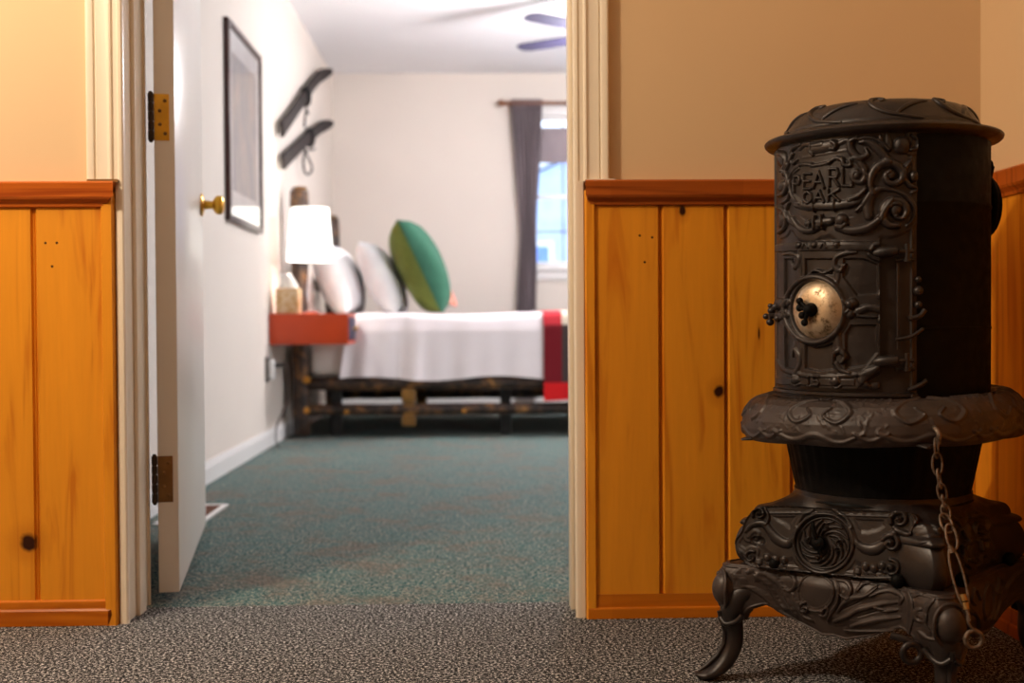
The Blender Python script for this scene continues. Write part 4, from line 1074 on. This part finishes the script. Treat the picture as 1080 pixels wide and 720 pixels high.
r.spiral(990,556,9,150,-1.3,4,.007); S([(962,552),(975,545),(990,541),(1005,546),(1012,556)],[2,4,5,4,2],.006)
S([(968,572),(980,566),(996,566),(1010,572),(1018,580)],[2,4,4,4,2],.004)
S([(1020,545),(1032,542),(1040,550),(1036,560),(1027,560)],[3,5,5,4,3],.008); S([(1012,575),(1024,567),(1038,568),(1044,578)],[3,5,5,3],.008)
S([(1020,590),(1035,592),(1048,586)],[3,5,3],.006); S([(1010,610),(1030,606),(1050,600)],[3,5,3],.006)
S([(772,570),(776,556),(786,548)],[2,3,2],.003); S([(783,590),(776,580),(780,566)],[2,3,2],.003)
for side in (1,2,3):
    c0=(math.degrees(TH)+90*side+180)%360-180
    for sg in (-1,1):
        q=lambda pts,w_,h_:r.stroke([((math.radians(c0)+sg*p[0])*.22,p[1]) for p in pts],w_,h_,conv=False)
        q([(.08,.25),(.2,.275),(.35,.265),(.36,.235),(.25,.232),(.24,.25)],.006,.007); q([(.1,.21),(.25,.222),(.45,.208)],.005,.006); q([(.1,.292),(.25,.296),(.4,.288)],.004,.004)
    r.dome(math.radians(c0)*.22,.25,.028,.03,.008,conv=False)
ash=R2L.mesh('ash_box',lambda u,v,h_:(lambda p,rr:(math.sin(p)*rr,-math.cos(p)*rr,v))(u/.22,R2(u/.22,v)+h_),M['iron'],ST,back=-.006,smooth=60)
# ---- ash door panel with relief
psurf,pinv=plane_geo(40,.172,8,.25)
def outline(pts): 
    P=np.array([pinv(*p) for p in pts])
    def inside(U,V):
        c=np.zeros(U.shape,bool); n=len(P)
        for i in range(n):
            x1,y1=P[i]; x2,y2=P[(i+1)%n]
            cond=((y1>V)!=(y2>V))&(U<(x2-x1)*(V-y1)/(y2-y1+1e-12)+x1); c^=cond
        return c
    return inside,P
pan=[(797,537),(815,533),(850,534),(890,537),(930,538),(962,541),(969,548),(963,560),(962,585),(960,600),(955,610),(930,611),(890,607),(850,603),(815,600),(795,597),(786,592),(785,584),(778,578),(776,570),(783,560),(787,548)]
pan=[(p.x,p.y) for p in smoothpts(pan,4,True)]
ins,PP=outline(pan)
Rp=Relief(PP[:,0].min()-.004,PP[:,0].max()+.004,PP[:,1].min()-.004,PP[:,1].max()+.004,.00095,pinv,k=655.); r=Rp; S=r.stroke; r.wm=1.3; r.base=.0018
brd=pan+[pan[0]]
S(brd,2.6,.0035,smooth=0)
S([(803,541),(850,541),(890,543),(955,545)],2,.003)
r.spiral(802,542,7.5,200,-1.2,3,.007); S([(808,536),(812,545),(809,553)],2.2,.005)
S([(787,560),(795,553),(806,552),(813,560),(820,568),(831,573),(838,566),(841,556)],[3,5,6,7,9,8,5,3],.006)
S([(790,566),(796,560),(801,563),(797,569)],[3,4,4,3],.003); r.dome(800,570,8,5,.006,mode='cut')
S([(840,555),(848,543),(858,538)],3,.004); S([(880,538),(892,545),(899,556)],3,.004)
S([(899,556),(903,570),(912,578),(924,579),(934,572),(943,562),(955,561),(962,568)],[3,5,8,9,7,5,4,3],.006)
r.spiral(941,573,10,150,-1.3,4.5,.008); r.spiral(950,548,10,200,-1.3,4,.008); S([(960,540),(966,550),(966,562)],[2.4,4,3],.006)
S([(944,556),(955,563),(962,562)],[4,5,3],.007)
r.spiral(793,587,6.5,60,1.2,2.8,.006)
for x,y in ((801,592),(809,588),(818,590),(827,591)): r.dome(x,y,4.2,4.6,.005); S([(x-2,y+4),(x+3,y+7)],1.2,.004,smooth=0)
for x,y in ((905,602),(913,598),(922,600),(931,597)): r.dome(x,y,4.4,4.6,.005); S([(x-2,y+4),(x+3,y+7)],1.2,.004,smooth=0)
r.spiral(941,599,9,100,-1.3,3,.006)
S([(790,598),(830,602),(890,608),(950,609)],2.2,.004)
r.ring(869.5,572.5,31,31,3.2,.006); r.dome(869.5,572.5,28,28,-.003,flat=True,mode='set')
panel=Rp.mesh('ash_door',psurf,M['iron'],ST,back=-.010,trim=ins)
# damper roundel: swirled disc + knob
c=pinv(869.5,572.5); Rr=Relief(c[0]-.046,c[0]+.046,c[1]-.046,c[1]+.046,.0008,pinv,k=655.); r=Rr; S=r.stroke
for k in range(13):
    a0=k*2*PI/13; pts=[]
    for j in range(8):
        t=j/7; a=a0+1.25*t; rr=9+15.5*t; pts.append((869.5+math.cos(a)*rr,572.5+math.sin(a)*rr))
    S(pts,[1.6,3,3.6,3.6,2.2],.004,smooth=0)
    if k%3==0: r.spiral(869.5+math.cos(a0+.5)*17,572.5+math.sin(a0+.5)*17,4.5,math.degrees(-a0),1.1,2.,.0055)
Rr.ring(869.5,572.5,26.5,26.5,2.4,.003)
cc=c
rd=Rr.mesh('damper_disc',lambda u,v,h:psurf(u,v,h-.0005),M['iron'],panel,back=-.004,trim=lambda U,V:(U-cc[0])**2+(V-cc[1])**2<.0435**2)
n0=Vector(psurf(c[0],c[1],.01))-Vector(psurf(c[0],c[1],0)); n0.normalize(); tt=(Vector(psurf(c[0]+.01,c[1],0))-Vector(psurf(c[0],c[1],0))).normalized(); uu=n0.cross(tt)
MK=Matrix(((tt.x,uu.x,n0.x),(tt.y,uu.y,n0.y),(tt.z,uu.z,n0.z))); mo=Vector(psurf(c[0]-.006,c[1]-.001,0))
bm=bmesh.new(); lathe(bm,[(0,.018),(.007,.017),(.0115,.014),(.012,.007),(.010,.003),(0,.002)],mo,28,M_=MK)
tube(bm,[mo+MK@Vector((-.002,.008,.016)),mo+MK@Vector((-.006,.022,.020)),mo+MK@Vector((-.008,.034,.019))],[(.004,.0045),(.004,.005),(.003,.0045)],12)
tube(bm,[mo+MK@Vector((.004,-.010,.016)),mo+MK@Vector((.008,-.017,.014))],.004,10)
link('damper_knob',bm,M['ironb'],rd,smooth=50)

def dirv(deg): a=math.radians(deg); return Vector((math.sin(a),-math.cos(a),0))
for k,deg in enumerate((-88,2,92)):
    d=dirv(deg)
    for sg in ((1,),(-1,1),(-1,))[k]:
        t=Vector((math.cos(math.radians(deg)),math.sin(math.radians(deg)),0))*sg
        bm=bmesh.new(); ellipsoid(bm,d*.203+t*.052+Vector((0,0,.208)),(.011,.011,.012),None,16,10); link('lobe_bead',bm,M['ironb'],ash,smooth=60)
LOWX=[0,.16,.25,.45,.62,.72,.80,.88,1]; LOWZ=[.101,.098,.103,.112,.126,.137,.128,.106,.098]
def low(phi): return float(np.interp(abs(dlt(phi))/(PI/4),LOWX,LOWZ))
def R1(phi,z):
    d=dlt(phi); w=cornw(d,11.5); c=max(math.cos(d),.74)
    rr=.176/c+.046*w+.008*max(0,1-(math.degrees(d)/28)**2)
    rr-=.012*min(1,max(0,(z-.178)/.022))**2
    rr-=w*.040*min(1,max(0,(.140-z)/.045))**2
    rr-=(1-w)*.010*min(1,max(0,(.135-z)/.035))
    return rr
r1inv=march_inv(R1)
Ra=Relief(-PI*.22,PI*.22,.092,.201,.0011,r1inv,k=660.); r=Ra; S=r.stroke; r.wm=1.2; r.base=.001
ph=np.linspace(-PI,PI,361)
r.stroke([(p*.22,low(p)+.003) for p in ph],.0032,.003,conv=False,smooth=0)
r.stroke([(p*.22,.1965) for p in ph],.003,.003,conv=False,smooth=0)
r.ring(862,624,18.5,20,2.,.004); r.dome(862,623,17,18,.003)
r.ring(861,624,25,26,1.6,.003,-60,100)
r.spiral(851,641,6,90,1.1,2.6,.006); r.spiral(869,645,6,60,-1.1,2.6,.006)
leaves=[([(800,612),(808,604),(820,611),(828,622),(836,640),(842,650)],5.5),([(788,618),(800,622),(812,630),(822,642),(834,650)],5),([(800,606),(812,616),(820,630),(830,643)],3.5),
([(824,606),(832,602),(839,608),(840,618),(834,623),(829,618)],4.5),([(838,625),(842,636),(848,648),(858,654)],4),([(792,604),(797,599),(803,603),(800,610)],4.5),([(780,606),(785,613),(784,621),(778,627)],4.5),([(812,602),(820,598),(828,602)],3.5),
([(884,610),(893,612),(898,620),(894,630),(887,627)],4.5),([(884,645),(890,636),(900,630),(912,628),(925,618)],5),([(880,655),(892,650),(904,643),(914,640),(930,636),(946,634)],5.5),([(898,660),(912,656),(930,652),(948,650)],5.5),
([(904,622),(912,613),(924,610),(938,613),(948,620)],5.5),([(918,628),(930,622),(941,622),(950,628),(948,636)],5),([(900,610),(906,604),(914,608)],4),([(922,640),(934,643),(946,642)],4),([(892,664),(915,665),(948,664)],3),
([(874,655),(878,645),(884,636),(886,626)],4),
([(782,600),(778,615),(780,632),(784,642)],3),([(757,602),(754,614),(757,630)],2.4),([(752,640),(762,636),(774,640),(782,646)],3.5),([(762,648),(772,646),(778,652)],3),
([(956,620),(960,635),(960,652),(957,668)],3.4),([(963,628),(975,622),(990,622)],3),([(984,630),(976,640),(974,655),(980,668)],3),([(968,665),(976,672),(986,674)],3.5)]
for pts,w_ in leaves: S(pts,[w_*.5,w_*.9,w_,w_*.8,w_*.45],.0052)
r.spiral(768,619,8,100,1.3,3,.005); r.spiral(970,649,7.5,100,1.3,3,.005)
for pts in ([(826,628),(836,645)],[(816,622),(828,640)],[(905,650),(935,642)],[(890,642),(908,634)],[(926,616),(942,617)]): S(pts,1.,.002,mode='cut',smooth=0)
for side in (1,2,3):
    c0=(math.degrees(TH)+90*side+180)%360-180
    r.stroke([((math.radians(c0)*.22+.027*math.cos(a_)),.155+.03*math.sin(a_)) for a_ in [2*PI*k/24 for k in range(25)]],.0035,.004,conv=False)
    for sg in (-1,1):
        q=lambda pts,w_,h_:r.stroke([(math.radians(c0)*.22+sg*p[0],p[1]) for p in pts],w_,h_,conv=False)
        q([(.035,.12),(.06,.145),(.09,.155),(.12,.18)],.007,.0055); q([(.05,.118),(.08,.130),(.11,.145),(.135,.155)],.006,.005); q([(.04,.165),(.06,.185),(.075,.17),(.062,.16)],.005,.005); q([(.10,.165),(.13,.185),(.15,.17),(.135,.155)],.005,.005)
def apron_trim(U,V):
    A=(np.abs(((U/.22-TH+PI/4)%(PI/2))-PI/4))/(PI/4)
    return V>np.interp(A,LOWX,LOWZ)
ap=Ra.mesh('apron',lambda u,v,h_:(lambda p,rr:(math.sin(p)*rr,-math.cos(p)*rr,v))(u/.22,R1(u/.22,v)+h_),M['ironl'],ST,back=-.006,trim=apron_trim,smooth=60)
bm=bmesh.new(); tops=[]
for rr_,zz in ((1,.199),(.80,.202),(.6,.204)):
    tops.append([bm.verts.new((math.sin(p)*(R1(p,.2)-.004)*rr_,-math.cos(p)*(R1(p,.2)-.004)*rr_,zz)) for p in ph[:-1]])
for A,B in zip(tops,tops[1:]):
    for k in range(360): bm.faces.new((A[k],A[(k+1)%360],B[(k+1)%360],B[k]))
link('base_ledge',bm,M['iron'],ST,smooth=60)
# ---- legs: knee with cabochon, cabriole shank, toe
def leg(deg):
    d=dirv(deg); t=Vector((math.cos(math.radians(deg)),math.sin(math.radians(deg)),0)); R_=Matrix.Rotation(math.radians(deg),3,'Z')
    P=lambda o,z,s=0:d*o+t*s+Vector((0,0,z))
    bm=bmesh.new()
    pts=[P(.225,.170),P(.250,.150),P(.262,.128),P(.264,.105),P(.260,.082),P(.262,.058),P(.274,.034),P(.294,.016),P(.314,.009),P(.328,.010)]
    rad=[(.026,.040),(.026,.036),(.022,.029),(.018,.021),(.0155,.0165),(.015,.0160),(.0145,.017),(.012,.021),(.0085,.020),(.004,.010)]
    pts[0]=P(.212,.160); rad[0]=(.020,.036); rad[1]=(.024,.034)
    q=smoothpts(pts,5); rr=[]
    for i in range(len(q)):
        f=i/(len(q)-1)*(len(rad)-1); k=min(int(f),len(rad)-2); w=f-k
        rr.append((rad[k][0]*(1-w)+rad[k+1][0]*w,rad[k][1]*(1-w)+rad[k+1][1]*w))
    tube(bm,q,rr,28,up=tuple(d))
    # ridge down the front of the shank
    tube(bm,[P(a,z) for a,z in ((.286,.118),(.281,.100),(.276,.082),(.278,.060),(.290,.040),(.308,.024),(.323,.014))],[.0045,.005,.0048,.0045,.0045,.0045,.003],8)
    # side webs that join the apron
    for s in (-1,1):
        tube(bm,smoothpts([P(.284,.106,s*.002),P(.278,.098,s*.014),P(.264,.104,s*.024),P(.254,.116,s*.032)],5),[.005]*16,8)
    lg=link('leg',bm,M['iron'],ST,smooth=60)
    bm=bmesh.new(); ellipsoid(bm,P(.276,.156),(.0235,.022,.029),R_,28,18)
    ring=[P(.286-.003*abs(math.cos(a))-.006*abs(math.sin(a)),.156+.033*math.sin(a),.0275*math.cos(a)) for a in [2*PI*k/32 for k in range(32)]]
    tube(bm,ring,.0032,8,closed=True,up=tuple(d)); link('knee_boss',bm,M['ironl'],lg,smooth=60)
for deg in (-88,2,92,182): leg(deg)
# hanging curl between apron and near knee
bm=bmesh.new(); d=dirv(-9)
ring=[d*.25+Vector((.014*math.cos(a),-.004,.108+.014*math.sin(a))) for a in [2*PI*k/24 for k in range(24)]]
tube(bm,ring,.0055,10,closed=True,up=(0,-1,0)); tube(bm,smoothpts([d*.24+Vector((-.03,0,.132)),d*.248+Vector((-.012,0,.128)),d*.252+Vector((.004,0,.122))],5),[.006]*11,8)
link('apron_curl',bm,M['iron'],ap,smooth=60)
# ---- flue collar and damper at the rear right
bm=bmesh.new(); d=dirv(96); MF,_=frame_at(math.radians(96),0,0)
lathe(bm,[(.048,-.06),(.048,.004),(.060,.004),(.062,.008),(.060,.013),(.052,.014),(.052,.022),(.0,.024)],d*.172+Vector((0,0,.812)),36,M_=MF)
tube(bm,[d*.19+Vector((0,0,.86)),d*.196+Vector((0,0,.885))],.012,12); link('flue_cap',bm,M['ironb'],ST,smooth=40)
bm=bmesh.new(); tube(bm,[(d*.150+Vector((0,0,.880)))+Vector((0,-.012,0)),(d*.196+Vector((0,0,.884)))+Vector((0,-.012,0))],.010,12); link('flue_bolt',bm,M['ironb'],ST,smooth=40)
# grate bottom tray so the base is closed
bm=bmesh.new(); lathe(bm,[(0,.150),(.12,.150),(.15,.175),(.160,.192),(.0,.195)],seg=48); link('ash_pan',bm,M['ironb'],ST,smooth=40)
# ============================================================ CHAIN hanging from the skirt
pa=dirv(3)*.236
o0=Vector((SX,SY,0))
def chpt(px,py,Y): return onY(px,py,Y)
YC=SY-.243
top=chpt(988,462,YC)
CH=empty('chain',top,'rusty steel link chain with long shackle and eye hook hanging from the stove skirt','chain')
def ovalring(bm,c,ax,side,L,W,r,n=28):
    """closed link: long axis ax, width axis side"""
    c=Vector(c);ax=Vector(ax).normalized();side=Vector(side);side=(side-ax*side.dot(ax)).normalized(); pts=[]
    for k in range(n):
        a=2*PI*k/n; x=math.cos(a); y=math.sin(a); x=math.copysign(abs(x)**.8,x)
        pts.append(c+ax*(y*L/2)+side*(x*W/2))
    tube(bm,pts,r,8,closed=True,up=tuple(ax.cross(side)))
def lk(p0,p1,W,r,side,mat='steel',name='link',Y0=0,Y1=0):
    a=chpt(*p0,YC+Y0)-top; b=chpt(*p1,YC+Y1)-top; bm=bmesh.new()
    ovalring(bm,(a+b)/2,b-a,side,(b-a).length+2*r,W,r); return link(name,bm,M[mat],CH,smooth=60)
front_=(1,0,.15); dep=(.25,1,0); diag=(.7,.7,0)
# hook through the skirt edge
bm=bmesh.new(); tube(bm,smoothpts([Vector((0,.030,.016)),Vector((-.002,.004,.016)),Vector((0,-.008,.006)),Vector((.001,-.004,-.008))],6),.0038,8); link('hanger',bm,M['steel'],CH,smooth=60)
lk((987,463),(988,482),.012,.0017,diag); lk((988,479),(989,499),.015,.0019,front_)
lk((989,496),(992,514),.013,.0018,(.6,.8,0)); lk((992,511),(995,526),.013,.0018,(.8,-.5,0)); lk((994,523),(997,537),.012,.0017,(.5,.8,0)); lk((996,533),(999,546),.012,.0017,(.9,-.3,0),Y1=-.004)
lk((995,543),(1001,560),.018,.0020,(1,.1,0),Y0=-.006,Y1=-.02); lk((1001,554),(1006,578),.016,.0020,(1,.2,.3),Y0=-.02,Y1=-.034)
# long shackle with screw collar
a=chpt(1003,578,YC-.034)-top; b=chpt(1019,640,YC-.062)-top
bm=bmesh.new(); ovalring(bm,(a+b)/2,b-a,(1,0,.2),(b-a).length,.017,.0019,36); link('shackle',bm,M['steel'],CH,smooth=60)
ax=(b-a).normalized()
for t,r_ in ((.02,.0042),(.84,.0050),(.98,.0045)):
    p=a.lerp(b,t); bm=bmesh.new(); tube(bm,[p-ax*.005,p+ax*.005],r_,12); link('shackle_collar',bm,M['wbrass'] if t>.5 else M['steel'],CH,smooth=50)
bm=bmesh.new(); tube(bm,[b,b+ax*.02],.0028,8); link('swivel_pin',bm,M['steel'],CH,smooth=50)
e=chpt(1020.5,648,YC-.064)-top; f=chpt(1027,674,YC-.066)-top
bm=bmesh.new(); pts=[e,chpt(1021,656,YC-.065)-top,chpt(1025,662,YC-.066)-top,chpt(1033,666,YC-.066)-top]
tube(bm,smoothpts(pts,6),.0021,8)
rg=[f+Vector((math.cos(q_)*.0125,0,math.sin(q_)*.0125)) for q_ in [2*PI*k/28 for k in range(28)]]
tube(bm,rg,.0034,10,closed=True,up=(0,-1,0)); link('eye_hook',bm,M['steel'],CH,smooth=60)
